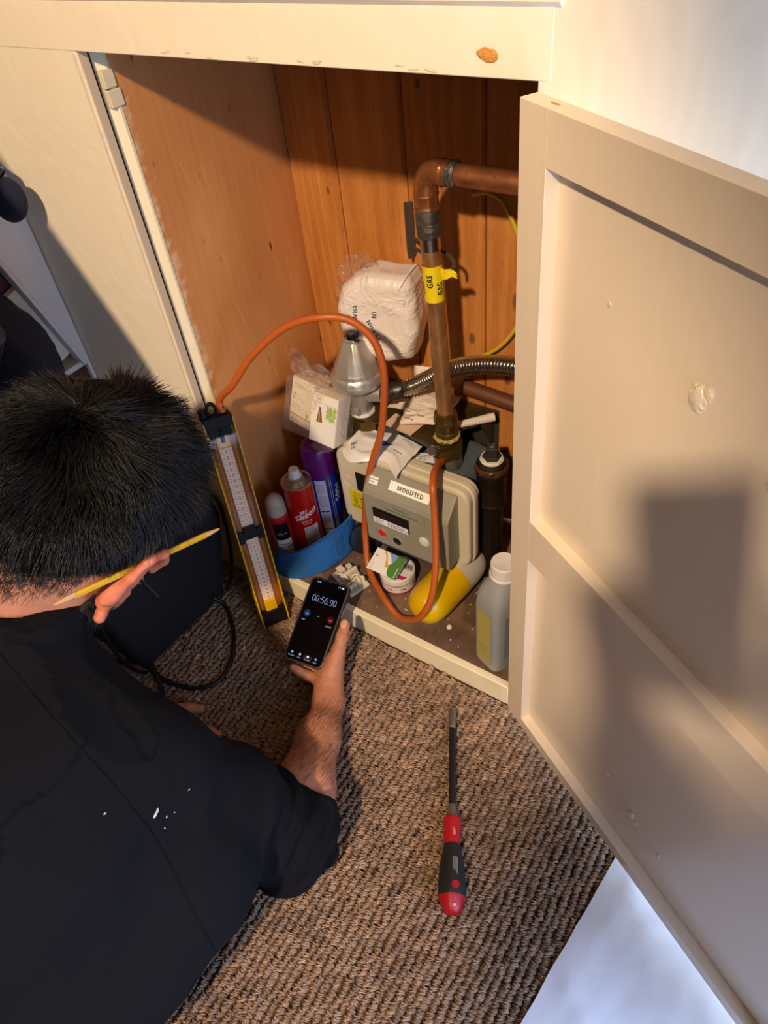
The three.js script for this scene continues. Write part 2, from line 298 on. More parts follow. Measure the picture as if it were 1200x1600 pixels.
// ---------------------------------------------------------------- cupboard door, swung wide open on the right
const TH = 0.50444;
{
  const o = new THREE.Group(); o.name = 'cupboard_door'; o.userData = { label: 'open cream painted panelled cupboard door filling the right side', category: 'door' }; scene.add(o);
  // local x runs along the door from the hinge, z out of its inner face; the old door is racked a little out of square
  const n = V(-Math.sin(TH), 0, Math.cos(TH)), d = V(Math.cos(TH), 0, Math.sin(TH));
  const Md = new THREE.Matrix4().makeBasis(d.clone().add(V(0, -0.027, 0)), V(0, 1, 0).addScaledVector(d, -0.027), n);
  o.position.copy(n.clone().multiplyScalar(0.025).add(d.clone().multiplyScalar(0.040)).add(V(0, 0.070, 0)));
  const H = 0.885, W = 0.585, T = 0.025, R = 0.0145, st = 0.0365;
  const mk = (nm, g) => { const m = shade(new THREE.Mesh(metreUV(g).applyMatrix4(Md), M.creamDoor)); m.name = nm; o.add(m); return m; };
  const y1 = 0.389, y2 = 0.4535, yb = 0.0215, yt = 0.842;
  mk('stile', bx(0, st, 0, H, -0.018, 0, 0.0007)); mk('stile', bx(W - 0.05, W, 0, H, -0.018, 0, 0.0007));
  mk('rail', bx(st - 0.0004, W - 0.05, 0, yb, -0.018, 0, 0.0007)); mk('rail', bx(st - 0.0004, W - 0.05, y1, y2, -0.018, 0, 0.0007)); mk('rail', bx(st - 0.0004, W - 0.05, yt, H, -0.018, 0, 0.0007));
  // recessed panels with old filler knocks
  const lump = (x, y, s, sd) => { const g = new THREE.IcosahedronGeometry(1, 3); const p = g.attributes.position; for (let i = 0; i < p.count; i++) { const k = 1 + 0.45 * noise(p.getX(i) * 2.2 + sd, p.getY(i) * 2.2, p.getZ(i) * 2.2); p.setXYZ(i, p.getX(i) * k * s, p.getY(i) * k * s * 1.3, p.getZ(i) * s * 0.35); } g.computeVertexNormals(); g.translate(x, y, -R + s * 0.12); return g; };
  const up = mk('panel', bx(st, W - 0.05, y2, yt, -0.025, -R, 0)), lo = mk('panel', bx(st, W - 0.05, yb, y1, -0.025, -R, 0));
  const kn = (par, x, y, s, sd) => { const m = shade(new THREE.Mesh(lump(x, y, s, sd).applyMatrix4(Md), M.creamDoor)); m.name = 'paint_lump'; par.add(m); };
  kn(up, 0.214, 0.728, 0.0085, 3); kn(up, 0.222, 0.735, 0.005, 9); kn(up, 0.29, 0.70, 0.004, 19); kn(up, 0.11, 0.755, 0.0022, 11);
  kn(lo, 0.208, 0.128, 0.003, 5); kn(lo, 0.258, 0.11, 0.0052, 7); kn(lo, 0.268, 0.105, 0.003, 17); kn(lo, 0.31, 0.094, 0.0034, 13); kn(lo, 0.33, 0.22, 0.0016, 2);
  // rebated outer half of the door seen along its top edge, chipped to the wood
  mk('rebate_board', bx(0.004, W - 0.004, 0.003, H - 0.005, -0.0275, -0.0172, 0.0012));
  const ch = (x, z, s, c) => { const g = new THREE.IcosahedronGeometry(1, 2).scale(s * 1.6, 0.0006, s * 0.6); g.translate(x, H - (z < -0.018 ? 0.0052 : 0.0004), z); const m = shade(new THREE.Mesh(g.applyMatrix4(Md), std({ color: c, roughness: 0.8 }))); m.name = 'bare_wood_chip'; o.add(m); };
  ch(0.055, -0.022, 0.006, 0x8a5a24); ch(0.032, -0.010, 0.005, 0xc28a58); ch(0.30, -0.006, 0.006, 0xb98648); ch(0.12, -0.023, 0.004, 0xa98a58);
}
// ---------------------------------------------------------------- gas meter and its pipework
const textPart = (name, w, h, draw, parent, o, X, Y, opt = {}) => {
  const t = canvasTex(opt.px || 512, Math.round((opt.px || 512) * h / w), draw);
  const m = std(Object.assign({ map: t, roughness: 0.55 }, opt.mat || {}));
  return part(name, frame(plate(w, h, opt.t || 0.0008), o, X, Y), m, parent, opt.label);
};
const fillBG = (c, w, h, col) => { c.fillStyle = col; c.fillRect(0, 0, w, h); };
const barcode = (c, x, y, w, h, seed, col = '#111') => { const r = rng(seed); c.fillStyle = col; let a = x; while (a < x + w) { const b = 1 + Math.floor(r() * 4); if (r() > 0.45) c.fillRect(a, y, b, h); a += b; } };
const greeking = (c, x, y, w, lines, lh, col, seed = 3, sz = 0.5) => { const r = rng(seed); c.fillStyle = col; for (let i = 0; i < lines; i++) { let a = x; const end = x + w * (0.7 + 0.3 * r()); while (a < end) { const ww = lh * (0.5 + r() * 1.6); c.fillRect(a, y + i * lh, Math.min(ww, end - a), lh * sz); a += ww + lh * 0.4; } } };
{
  const o = thing('gas_meter', 'gas meter with cream housing, grey index box and a label reading MODIFIED', 'gas meter', [-0.30, YS, -0.2]);
  const slate = phys({ color: 0x4c555a, roughness: 0.4, clearcoat: 0.3, clearcoatRoughness: 0.4, bumpMap: roughBump, bumpScale: 0.0004 });
  const creamP = std({ color: 0xc9c0a6, roughness: 0.5 }), greyP = std({ color: 0x8d8978, roughness: 0.5 });
  // metal measuring case
  part('case', merge([exShape(roundedRect(-0.432, -0.176, 0.134, 0.300, 0.040), 0.135, 0.022, 6).translate(0, 0, -0.300), bx(-0.41, -0.236, YS, 0.16, -0.285, -0.165, 0.018, 4)]), slate, o);
  // cream housing with two raised ribs round its edge
  const cov = exShape(roundedRect(-0.428, -0.148, 0.128, 0.316, 0.030), 0.040, 0.006, 4).translate(0, 0, -0.182);
  part('front_cover', cov, creamP, o);
  part('cover_rim', exShape(roundedRect(-0.431, -0.145, 0.125, 0.3185, 0.032), 0.013, 0.003, 3).translate(0, 0, -0.170), creamP, o);
  // grey index box with sloping top
  const prof = [[-0.146, 0.150], [-0.106, 0.150], [-0.1035, 0.156], [-0.106, 0.266], [-0.110, 0.274], [-0.1385, 0.305], [-0.146, 0.307]];
  const box = prism(prof, 0.176, 0.003, 3).rotateY(-Math.PI / 2).translate(-0.1685, 0, 0);
  part('index_box', box, greyP, o);
  const up = V(0, 0.031, -0.0285).normalize();
  textPart('label', 0.082, 0.0175, (c, w, h) => { fillBG(c, w, h, '#f3efe4'); c.fillStyle = '#161616'; c.font = 'bold ' + h * 0.62 + 'px sans-serif'; c.textAlign = 'center'; c.textBaseline = 'middle'; c.fillText('MODIFIED', w / 2 + 10, h / 2 + 3); }, o, [-0.254, 0.2905, -0.1243], [1, 0, 0], up.toArray(), { label: 'white label reading MODIFIED' });
  textPart('label', 0.0175, 0.014, (c, w, h) => { fillBG(c, w, h, '#f3efe4'); c.fillStyle = '#222'; c.font = 'bold ' + h * 0.28 + 'px sans-serif'; c.fillText('UNLATCHED', w * 0.06, h * 0.42); c.fillText('BLUE', w * 0.06, h * 0.78); }, o, [-0.3275, 0.2885, -0.1225], [1, 0.03, 0], up.toArray());
  const FZ = -0.1043, fN = [0, 1, 0.012];
  textPart('print', 0.095, 0.022, (c, w, h) => { fillBG(c, w, h, '#8d8978'); c.fillStyle = '#343229'; c.font = 'bold ' + h * 0.27 + 'px sans-serif'; c.textAlign = 'center'; c.fillText('Property of', w * 0.5, h * 0.42); c.fillText('London Meters Limited', w * 0.5, h * 0.78); }, o, [-0.262, 0.2535, FZ - 0.0005], [1, 0, 0], fN);
  part('display_bezel', frame(new RoundedBoxGeometry(0.077, 0.035, 0.004, 2, 0.0015), [-0.286, 0.2235, FZ], [1, 0, 0], fN), std({ color: 0x14110e, roughness: 0.25 }), o);
  part('display', frame(plate(0.058, 0.014, 0.001), [-0.284, 0.231, FZ + 0.0022], [1, 0, 0], fN), std({ color: 0x241a15, roughness: 0.12 }), o);
  textPart('barcode_strip', 0.074, 0.0135, (c, w, h) => { fillBG(c, w, h, '#e9e9ea'); barcode(c, w * 0.42, h * 0.42, w * 0.54, h * 0.42, 5); greeking(c, w * 0.42, h * 0.16, w * 0.5, 1, h * 0.3, '#222', 4); c.fillStyle = '#222'; c.font = 'bold ' + h * 0.3 + 'px sans-serif'; c.fillText('Ultrasonic', w * 0.04, h * 0.36); greeking(c, w * 0.04, h * 0.56, w * 0.26, 2, h * 0.2, '#333', 8); }, o, [-0.286, 0.2135, FZ + 0.0022], [1, 0, 0], fN);
  const btn = (x, y, c, nm) => { const a = frame(lathe([[0, 0], [0.0125, 0], [0.0125, 0.0012], [0.0105, 0.0022], [0.0088, 0.0012]].map(p => [p[0], p[1]]), 28).rotateX(Math.PI / 2), [x, y, FZ], [1, 0, 0], fN); part('button_ring', a, greyP, o); part(nm, frame(new THREE.SphereGeometry(0.0088, 24, 12).scale(1, 1, 0.32), [x, y, FZ + 0.001], [1, 0, 0], fN), std({ color: c, roughness: 0.35 }), o); };
  btn(-0.309, 0.181, 0xc4261b, 'red_button'); btn(-0.277, 0.1745, 0x15140f, 'black_button');
  part('seal', frame(lathe([[0, 0.003], [0.0068, 0.003], [0.0075, 0.002], [0.0075, 0], [0.0095, 0], [0.0095, 0.0012], [0.0105, 0.0008], [0.0105, -0.001]], 28).rotateX(Math.PI / 2), [-0.218, 0.2035, FZ], [1, 0, 0], fN), std({ color: 0xd6d2c4, roughness: 0.4 }), o);
  textPart('print', 0.05, 0.016, (c, w, h) => { fillBG(c, w, h, '#8d8978'); c.fillStyle = '#45423a'; c.font = h * 0.2 + 'px sans-serif'; c.fillText('This meter is adapted', w * 0.04, h * 0.25); c.fillText('to the test conditions of', w * 0.04, h * 0.52); c.fillText('its approval documents', w * 0.04, h * 0.79); }, o, [-0.219, 0.170, FZ - 0.0003], [1, 0, 0], fN);
  // left part of the cream housing
  part('window', bx(-0.385, -0.348, 0.225, 0.270, -0.1435, -0.1395, 0.001), std({ color: 0x1a1c22, roughness: 0.15 }), o);
  textPart('sticker', 0.040, 0.046, (c, w, h) => { fillBG(c, w, h, '#cfc21c'); c.fillStyle = '#2a2208'; c.font = 'bold ' + h * 0.085 + 'px sans-serif'; c.fillText('WARNING', w * 0.24, h * 0.17); const r = rng(6); for (let i = 0; i < 8; i++) for (let j = 0; j < 9; j++) if (r() > 0.35) c.fillRect(w * (0.18 + 0.08 * i), h * (0.26 + 0.055 * j), w * 0.07 * (0.5 + r()), h * 0.032); greeking(c, w * 0.1, h * 0.8, w * 0.75, 3, h * 0.06, '#3a320c', 2); }, o, [-0.3865, 0.196, -0.1412], [1, 0, 0], [0, 1, 0], { label: 'yellow warning sticker' });
  part('emblem', new THREE.TorusGeometry(0.012, 0.0007, 6, 36).translate(-0.405, 0.238, -0.1418), creamP, o);
  // screwed connections on top
  for (const x of [-0.404, -0.229]) {
    part('connection', lathe([[0, 0.27], [0.024, 0.27], [0.027, 0.292], [0.029, 0.297], [0.026, 0.299], [0.024, 0.322], [0, 0.322]], 36).translate(x, 0, -0.213), std({ color: 0x8b8d8c, roughness: 0.35, metalness: 0.7 }), o);
    const hex = new THREE.CylinderGeometry(0.0275, 0.0275, 0.024, 6).toNonIndexed(); hex.computeVertexNormals(); hex.rotateY(0.35).translate(x, 0.334, -0.213);
    part('union_nut', hex, M.brass, o);
  }
}
// bracket: folded olive plate carrying the two connections
{
  const o = thing('meter_bracket', 'olive plated steel bracket plate above the gas meter, littered with papers', 'bracket', [-0.31, 0.35, -0.33]);
  const olive = std({ color: 0x5f5330, roughness: 0.42, metalness: 0.75, bumpMap: roughBump, bumpScale: 0.0005 });
  const pts = [[-0.430, 0.188], [-0.345, 0.200], [-0.247, 0.190], [-0.222, 0.205], [-0.222, 0.25], [-0.203, 0.272], [-0.190, 0.3265], [-0.440, 0.3265]];
  part('plate', prism(pts, 0.003, 0.0005).rotateX(-Math.PI / 2).translate(0, 0.3475, 0), olive, o);
  part('wall_flange', bx(-0.440, -0.188, 0.255, 0.350, -0.3265, -0.3235, 0.001), std({ color: 0x3c3a2c, roughness: 0.6, metalness: 0.4 }), o);
  part('stiffener', (() => { const s = new THREE.Shape([new THREE.Vector2(-0.3265, 0.349), new THREE.Vector2(-0.275, 0.349), new THREE.Vector2(-0.3265, 0.262)]); return new THREE.ExtrudeGeometry(s, { depth: 0.003, bevelEnabled: false }).rotateY(-Math.PI / 2).translate(-0.196, 0, 0); })(), std({ color: 0x33362c, roughness: 0.6, metalness: 0.4 }), o);
  part('bolt', lathe([[0, 0.0125], [0.007, 0.0115], [0.0105, 0.008], [0.0115, 0.003], [0.0115, 0]], 24).rotateX(1.0).translate(-0.239, 0.343, -0.188), M.steel, o);
}
// governor (regulator) on the left connection
{
  const o = thing('gas_regulator', 'dull aluminium bell-shaped gas regulator with a black cap on top', 'regulator', [-0.408, 0.35, -0.215]);
  const T = g => g.translate(-0.408, 0, -0.215);
  part('gasket', T(lathe([[0.012, 0.3505], [0.0225, 0.3505], [0.0235, 0.353], [0.0225, 0.357], [0.012, 0.357]], 36)), std({ color: 0xd9d6cb, roughness: 0.5 }), o);
  part('body', merge([T(lathe([[0, 0.357], [0.019, 0.357], [0.020, 0.372], [0.0235, 0.378], [0.0245, 0.400], [0.030, 0.408], [0.040, 0.413], [0.040, 0.418], [0, 0.418]], 40)), rod([-0.392, 0.397, -0.216], [-0.362, 0.400, -0.222], 0.0165, 0.016, 28), bx(-0.419, -0.398, 0.358, 0.372, -0.197, -0.1905, 0.001)]), std({ color: 0xaaa69d, roughness: 0.45, metalness: 0.6, bumpMap: roughBump, bumpScale: 0.0004 }), o);
  const spun = std({ color: 0xc9c5bc, roughness: 0.38, metalness: 0.75, bumpMap: rep(brushBump, 1, 6), bumpScale: 0.0003 });
  part('bell', T(lathe([[0, 0.418], [0.0445, 0.418], [0.0478, 0.4215], [0.0482, 0.427], [0.0465, 0.4305], [0.0468, 0.4345], [0.0452, 0.438], [0.0405, 0.4405], [0.0395, 0.446], [0.0375, 0.4545], [0.0180, 0.497], [0.0162, 0.500], [0.0162, 0.504], [0.0135, 0.5055], [0.0135, 0.502], [0, 0.502]], 64, 0.9)), spun, o);
  part('cap', merge([T(lathe([[0, 0.5115], [0.007, 0.5115], [0.0095, 0.509], [0.0098, 0.503], [0, 0.503]], 24)), bx(-0.411, -0.388, 0.5045, 0.5075, -0.212, -0.205, 0.001)]), M.blackGloss, o);
  part('seal_wire', tube([[-0.400, 0.508, -0.210], [-0.394, 0.512, -0.206], [-0.388, 0.506, -0.204], [-0.391, 0.502, -0.208]], 0.0009, 30, 6), M.black, o);
}
// corrugated stainless connector hose
{
  const c = new THREE.CatmullRomCurve3([V(-0.362, 0.400, -0.222), V(-0.349, 0.400, -0.236), V(-0.325, 0.406, -0.252), V(-0.300, 0.420, -0.262), V(-0.262, 0.448, -0.264), V(-0.222, 0.472, -0.262), V(-0.175, 0.490, -0.260), V(-0.13, 0.500, -0.258), V(-0.06, 0.506, -0.257), V(0.008, 0.508, -0.257)], false, 'centripetal');
  const o = thing('flexible_hose', 'corrugated stainless steel hose running from the regulator behind the copper pipe', 'hose', [-0.362, 0.35, -0.222]);
  const N = 780, S = 22, L = c.getLength(), fr = c.computeFrenetFrames(N, false), pos = [], idx = [];
  const f0 = 0.075;
  for (let i = 0; i <= N; i++) { const u = f0 + (1 - f0) * i / N, p = c.getPointAt(u), k = Math.min(N, Math.round(u * N)); const r = 0.0133 + 0.0021 * Math.cos(u * L / 0.0058 * 6.283);
    for (let j = 0; j <= S; j++) { const a = j / S * 6.283; const q = p.clone().addScaledVector(fr.normals[k], Math.cos(a) * r).addScaledVector(fr.binormals[k], Math.sin(a) * r); pos.push(q.x, q.y, q.z); } }
  for (let i = 0; i < N; i++) for (let j = 0; j < S; j++) { const a = i * (S + 1) + j, b = a + S + 1; idx.push(a, b, a + 1, b, b + 1, a + 1); }
  const g = new THREE.BufferGeometry(); g.setAttribute('position', new THREE.Float32BufferAttribute(pos, 3)); g.setIndex(idx); g.computeVertexNormals();
  part('corrugated_tube', g, std({ color: 0xc9c4ba, roughness: 0.22, metalness: 1 }), o);
  const cp = [0, 0.03, 0.06, 0.09].map(u => c.getPointAt(u));
  part('coupling', merge([tube(cp, 0.0168, 20, 20), new THREE.TorusGeometry(0.0165, 0.0022, 8, 28).lookAt(c.getTangentAt(0.02)).translate(cp[1].x, cp[1].y, cp[1].z)].map(g2 => g2.toNonIndexed())), std({ color: 0x4a4640, roughness: 0.4, metalness: 0.8 }), o);
}
// copper riser, elbow and horizontal run
{
  const o = thing('copper_pipe', 'copper gas pipe with soldered elbow and yellow GAS tape', 'pipe', [-0.228, 0.355, -0.213]);
  const cop = (seed, c0, c1, met = 0.9) => { const t = dataTex(128, 512, (u, v) => { let k = 0.5 + fbm(u * 4 + seed, v * 9, seed, 4) * 1.1; k = clamp(k, 0, 1); const g2 = noise(u * 14, v * 40, seed + 4) > 0.5 ? 0.85 : 1; return [0, 1, 2].map(i => lerp(c1[i], c0[i], k) * g2); }); return std({ map: t, metalness: met, roughness: 0.36 }); };
  const copper = cop(3, [202, 130, 84], [150, 96, 60], 0.75), dull = cop(8, [192, 140, 88], [140, 104, 64], 0.55);
  const B = V(-0.2285, 0.372, -0.213), T = V(-0.2475, 0.760, -0.216), at = y => B.clone().lerp(T, (y - B.y) / (T.y - B.y));
  part('riser', rod(B, at(0.70), 0.0138, 0.0138, 32), dull, o);
  const shiny = part('bright_ring', rod(at(0.685), at(0.7045), 0.0143, 0.0143, 32), M.steel, o); shiny.userData.label = 'bright bare metal ring';
  const sold = std({ map: dataTex(128, 128, (u, v) => { const k = 0.75 + 0.5 * fbm(u * 6, v * 6, 5, 4); const w = noise(u * 9, v * 7, 3) > 0.35 ? 30 : 0; return [128 * k + w, 124 * k + w, 116 * k + w * 1.1]; }), roughness: 0.5, metalness: 0.65, bumpMap: roughBump, bumpScale: 0.001 });
  const ax = T.clone().sub(B).normalize().toArray();
  part('solder_socket', along(lathe([[0.0142, -0.004], [0.0165, -0.002], [0.0168, 0.004], [0.0172, 0.016], [0.0168, 0.018], [0.0170, 0.036], [0.0166, 0.040], [0.014, 0.041]], 32), at(0.706).toArray(), ax), sold, o);
  part('elbow', merge([along(lathe([[0.0145, 0], [0.0165, 0.001], [0.0178, 0.004], [0.0166, 0.007], [0.0164, 0.018], [0.0178, 0.021], [0.0164, 0.024], [0.0164, 0.027]], 32), at(0.738).toArray(), ax),
    tube([[-0.2466, 0.758, -0.216], [-0.2468, 0.768, -0.216], [-0.2440, 0.7795, -0.216], [-0.2360, 0.7875, -0.216], [-0.2240, 0.7895, -0.216], [-0.212, 0.7895, -0.216]], 0.0164, 40, 28),
    along(lathe([[0.0164, 0], [0.0176, 0.003], [0.0164, 0.006], [0.0164, 0.012]], 32), [-0.222, 0.7895, -0.216], [1, 0, 0])]), copper, o);
  part('solder_joint', along(lathe([[0.0164, 0], [0.0170, 0.002], [0.0172, 0.009], [0.0160, 0.0125], [0.014, 0.013]], 32), [-0.2105, 0.7895, -0.216], [1, 0, 0]), sold, o);
  part('horizontal_run', rod([-0.215, 0.7895, -0.216], [0.010, 0.7895, -0.216], 0.0140, 0.0140, 36), copper, o);
  // compression fitting
  const br = merge([along(lathe([[0.0142, 0.030], [0.0185, 0.0285], [0.0195, 0.024], [0.0195, 0.015], [0.0200, 0.014], [0.0178, 0.0125], [0.0178, -0.006], [0.0195, -0.0075], [0.0195, -0.022], [0, -0.022]], 32), at(0.381).toArray(), ax), along((() => { const h = new THREE.CylinderGeometry(0.0205, 0.0205, 0.012, 6).toNonIndexed(); h.computeVertexNormals(); return h; })(), at(0.397).toArray(), ax)]);
  part('compression_fitting', br, M.brass, o);
  const goo = new THREE.TorusGeometry(0.0195, 0.0032, 10, 60).rotateX(Math.PI / 2); { const p = goo.attributes.position; for (let i = 0; i < p.count; i++) { const k = 1 + 0.16 * noise(p.getX(i) * 190, p.getY(i) * 190, p.getZ(i) * 190); p.setXYZ(i, p.getX(i) * k, p.getY(i) * (1 + 1.2 * Math.abs(noise(p.getX(i) * 120, 3, p.getZ(i) * 120))), p.getZ(i) * k); } goo.computeVertexNormals(); }
  part('jointing_paste', along(goo, at(0.362).toArray(), ax), std({ color: 0xa59352, roughness: 0.55 }), o);
  // GAS tape wrapped round the riser with a torn tail
  const tapeTex = canvasTex(512, 512, (c, w, h) => { fillBG(c, w, h, '#e8d21a'); c.fillStyle = '#15140c'; c.save(); c.font = '900 92px sans-serif'; c.textAlign = 'center'; c.textBaseline = 'middle';
    for (let i = 0; i < 6; i++) { c.save(); c.translate(30 + i * 86, i % 2 ? 200 : 320); c.rotate(-Math.PI / 2); c.scale(1.05, 0.78); c.fillText('GAS', 0, 0); c.restore(); } c.restore(); });
  const tg = new THREE.CylinderGeometry(0.0146, 0.0146, 0.054, 48, 6, true); { const p = tg.attributes.position; for (let i = 0; i < p.count; i++) { const k = 1 + 0.02 * noise(p.getX(i) * 120, p.getY(i) * 60, p.getZ(i) * 120); p.setX(i, p.getX(i) * k); p.setZ(i, p.getZ(i) * k); } }
  const tapeMat = std({ map: tapeTex, roughness: 0.4, side: THREE.DoubleSide });
  const tape = part('gas_tape', along(tg, at(0.637).toArray(), ax, -1.25), tapeMat, o, 'yellow tape printed GAS');
  const tail = new THREE.PlaneGeometry(0.030, 0.020, 14, 6); { const p = tail.attributes.position; for (let i = 0; i < p.count; i++) { const u = (p.getX(i) + 0.015) / 0.03, v = p.getY(i); p.setXYZ(i, p.getX(i), v * (1 - 0.55 * u) + 0.006 * u * u - 0.006 * sstep(0.7, 1, u) , 0.006 * Math.sin(u * 5) * u + 0.003 * noise(u * 6, v * 200, 1)); const a = tail.attributes.uv; a.setXY(i, 0.5, 0.97); } tail.computeVertexNormals(); }
  part('tape_tail', frame(tail, [-0.2185, 0.652, -0.214], [0.85, 0.1, 0.25], [0, 1, 0]), tapeMat, tape);
}
// earth / bonding clamp behind the pipe and its wire
{
  const o = thing('pipe_clip', 'small tarnished metal clip strip standing on the board behind the copper elbow', 'clip', [-0.345, 0.64, -0.325]);
  const mt = std({ color: 0x6b6459, roughness: 0.5, metalness: 0.5, bumpMap: rep(roughBump, 6, 6), bumpScale: 0.002 });
  part('strip', bx(-0.357, -0.346, 0.613, 0.694, -0.3265, -0.320, 0.002), mt, o); part('strip_edge', bx(-0.3475, -0.342, 0.611, 0.696, -0.3265, -0.308, 0.0015), mt, o);
  part('loop', merge([tube([[-0.345, 0.648, -0.316], [-0.325, 0.650, -0.300], [-0.305, 0.652, -0.292], [-0.296, 0.645, -0.292], [-0.298, 0.630, -0.300], [-0.318, 0.624, -0.312], [-0.345, 0.626, -0.320]], 0.0024, 60, 8)]), mt, o);
  const k = part('hook', tube([[-0.262, 0.668, -0.245], [-0.240, 0.664, -0.250], [-0.228, 0.655, -0.250], [-0.226, 0.645, -0.246]], 0.0026, 40, 8), mt, o); void k;
}
{
  const ye = std({ color: 0xc2a824, roughness: 0.5 });
  const g = merge([tube([[-0.235, 0.722, -0.322], [-0.208, 0.730, -0.315], [-0.185, 0.724, -0.312], [-0.170, 0.700, -0.314], [-0.155, 0.66, -0.318], [-0.148, 0.60, -0.318], [-0.150, 0.55, -0.316], [-0.162, 0.520, -0.314], [-0.183, 0.490, -0.314], [-0.210, 0.466, -0.316], [-0.235, 0.45, -0.318]], 0.0034, 120, 10)]);
  single('earth_wire', 'thin yellow wire looping down the back boards beside the door', 'wire', g, ye, [-0.235, 0.45, -0.32]);
  single('old_pipe', 'dark dusty copper pipe running low along the back boards behind the bracket', 'pipe', merge([rod([-0.252, 0.392, -0.312], [0.010, 0.376, -0.312], 0.0135, 0.0135, 24), rod([-0.149, 0.377, -0.299], [-0.149, 0.391, -0.2975], 0.0009)]), std({ color: 0x6b4530, roughness: 0.55, metalness: 0.5 }), [-0.252, 0.37, -0.312]);
}
// capped iron pipe on the right
{
  const o = thing('iron_pipe', 'black iron pipe stub standing upright with a square plug on top', 'pipe', [-0.148, YS, -0.222]);
  const T = g => g.translate(-0.148, 0, -0.222);
  const iron = std({ color: 0x2b2018, roughness: 0.5, metalness: 0.55, bumpMap: rep(roughBump, 3, 3), bumpScale: 0.0016 });
  part('tube', T(lathe([[0, YS], [0.0215, YS], [0.0215, 0.2280], [0.0235, 0.2400], [0, 0.2400]], 36)), iron, o);
  part('socket', T(lathe([[0.02, 0.2340], [0.0262, 0.2360], [0.0275, 0.2400], [0.0262, 0.2440], [0.0258, 0.3030], [0.0278, 0.3070], [0.0278, 0.3130], [0.0262, 0.3170], [0.0256, 0.3280], [0.0235, 0.3320], [0, 0.3320]], 40)), iron, o);
  const pa = new THREE.TorusGeometry(0.0252, 0.0036, 12, 60).rotateX(Math.PI / 2); { const p = pa.attributes.position; for (let i = 0; i < p.count; i++) { const k = 1 + 0.09 * noise(p.getX(i) * 150, p.getY(i) * 200, p.getZ(i) * 150); p.setXYZ(i, p.getX(i) * k, p.getY(i) * 1.9 * k, p.getZ(i) * k); } pa.computeVertexNormals(); }
  part('jointing_compound', T(pa.translate(0, 0.3190, 0)), std({ color: 0x4a2a1c, roughness: 0.4 }), o);
  part('tape_ring', T(lathe([[0.012, 0.3320], [0.0195, 0.3320], [0.0205, 0.3350], [0.0185, 0.3385], [0.012, 0.3390]], 32)), std({ color: 0xcfcac0, roughness: 0.6 }), o);
  const pl = part('plug', merge([T(lathe([[0, 0.3380], [0.0165, 0.3380], [0.0165, 0.3420], [0.012, 0.3435], [0, 0.3435]], 6, 0.3)), T(new RoundedBoxGeometry(0.0185, 0.020, 0.0185, 3, 0.002).rotateY(0.5).translate(0, 0.3520, 0))]), std({ color: 0x3e3a36, roughness: 0.55, metalness: 0.6, bumpMap: roughBump, bumpScale: 0.001 }), o);
  const tx = canvasTex(128, 128, (c, w, h) => { fillBG(c, w, h, '#3b3834'); c.fillStyle = '#9a958c'; c.font = 'bold 50px sans-serif'; c.fillText('20', 34, 110); c.font = 'bold 34px sans-serif'; c.fillText('▽', 16, 48); c.fillText('8', 76, 50); });
  part('plug_mark', frame(plate(0.0155, 0.0155, 0.0005), [-0.148, 0.3622, -0.222], [Math.cos(0.5), 0, -Math.sin(0.5)], [-Math.sin(0.5), 0, -Math.cos(0.5)]), std({ map: tx, roughness: 0.6, metalness: 0.3 }), pl);
}
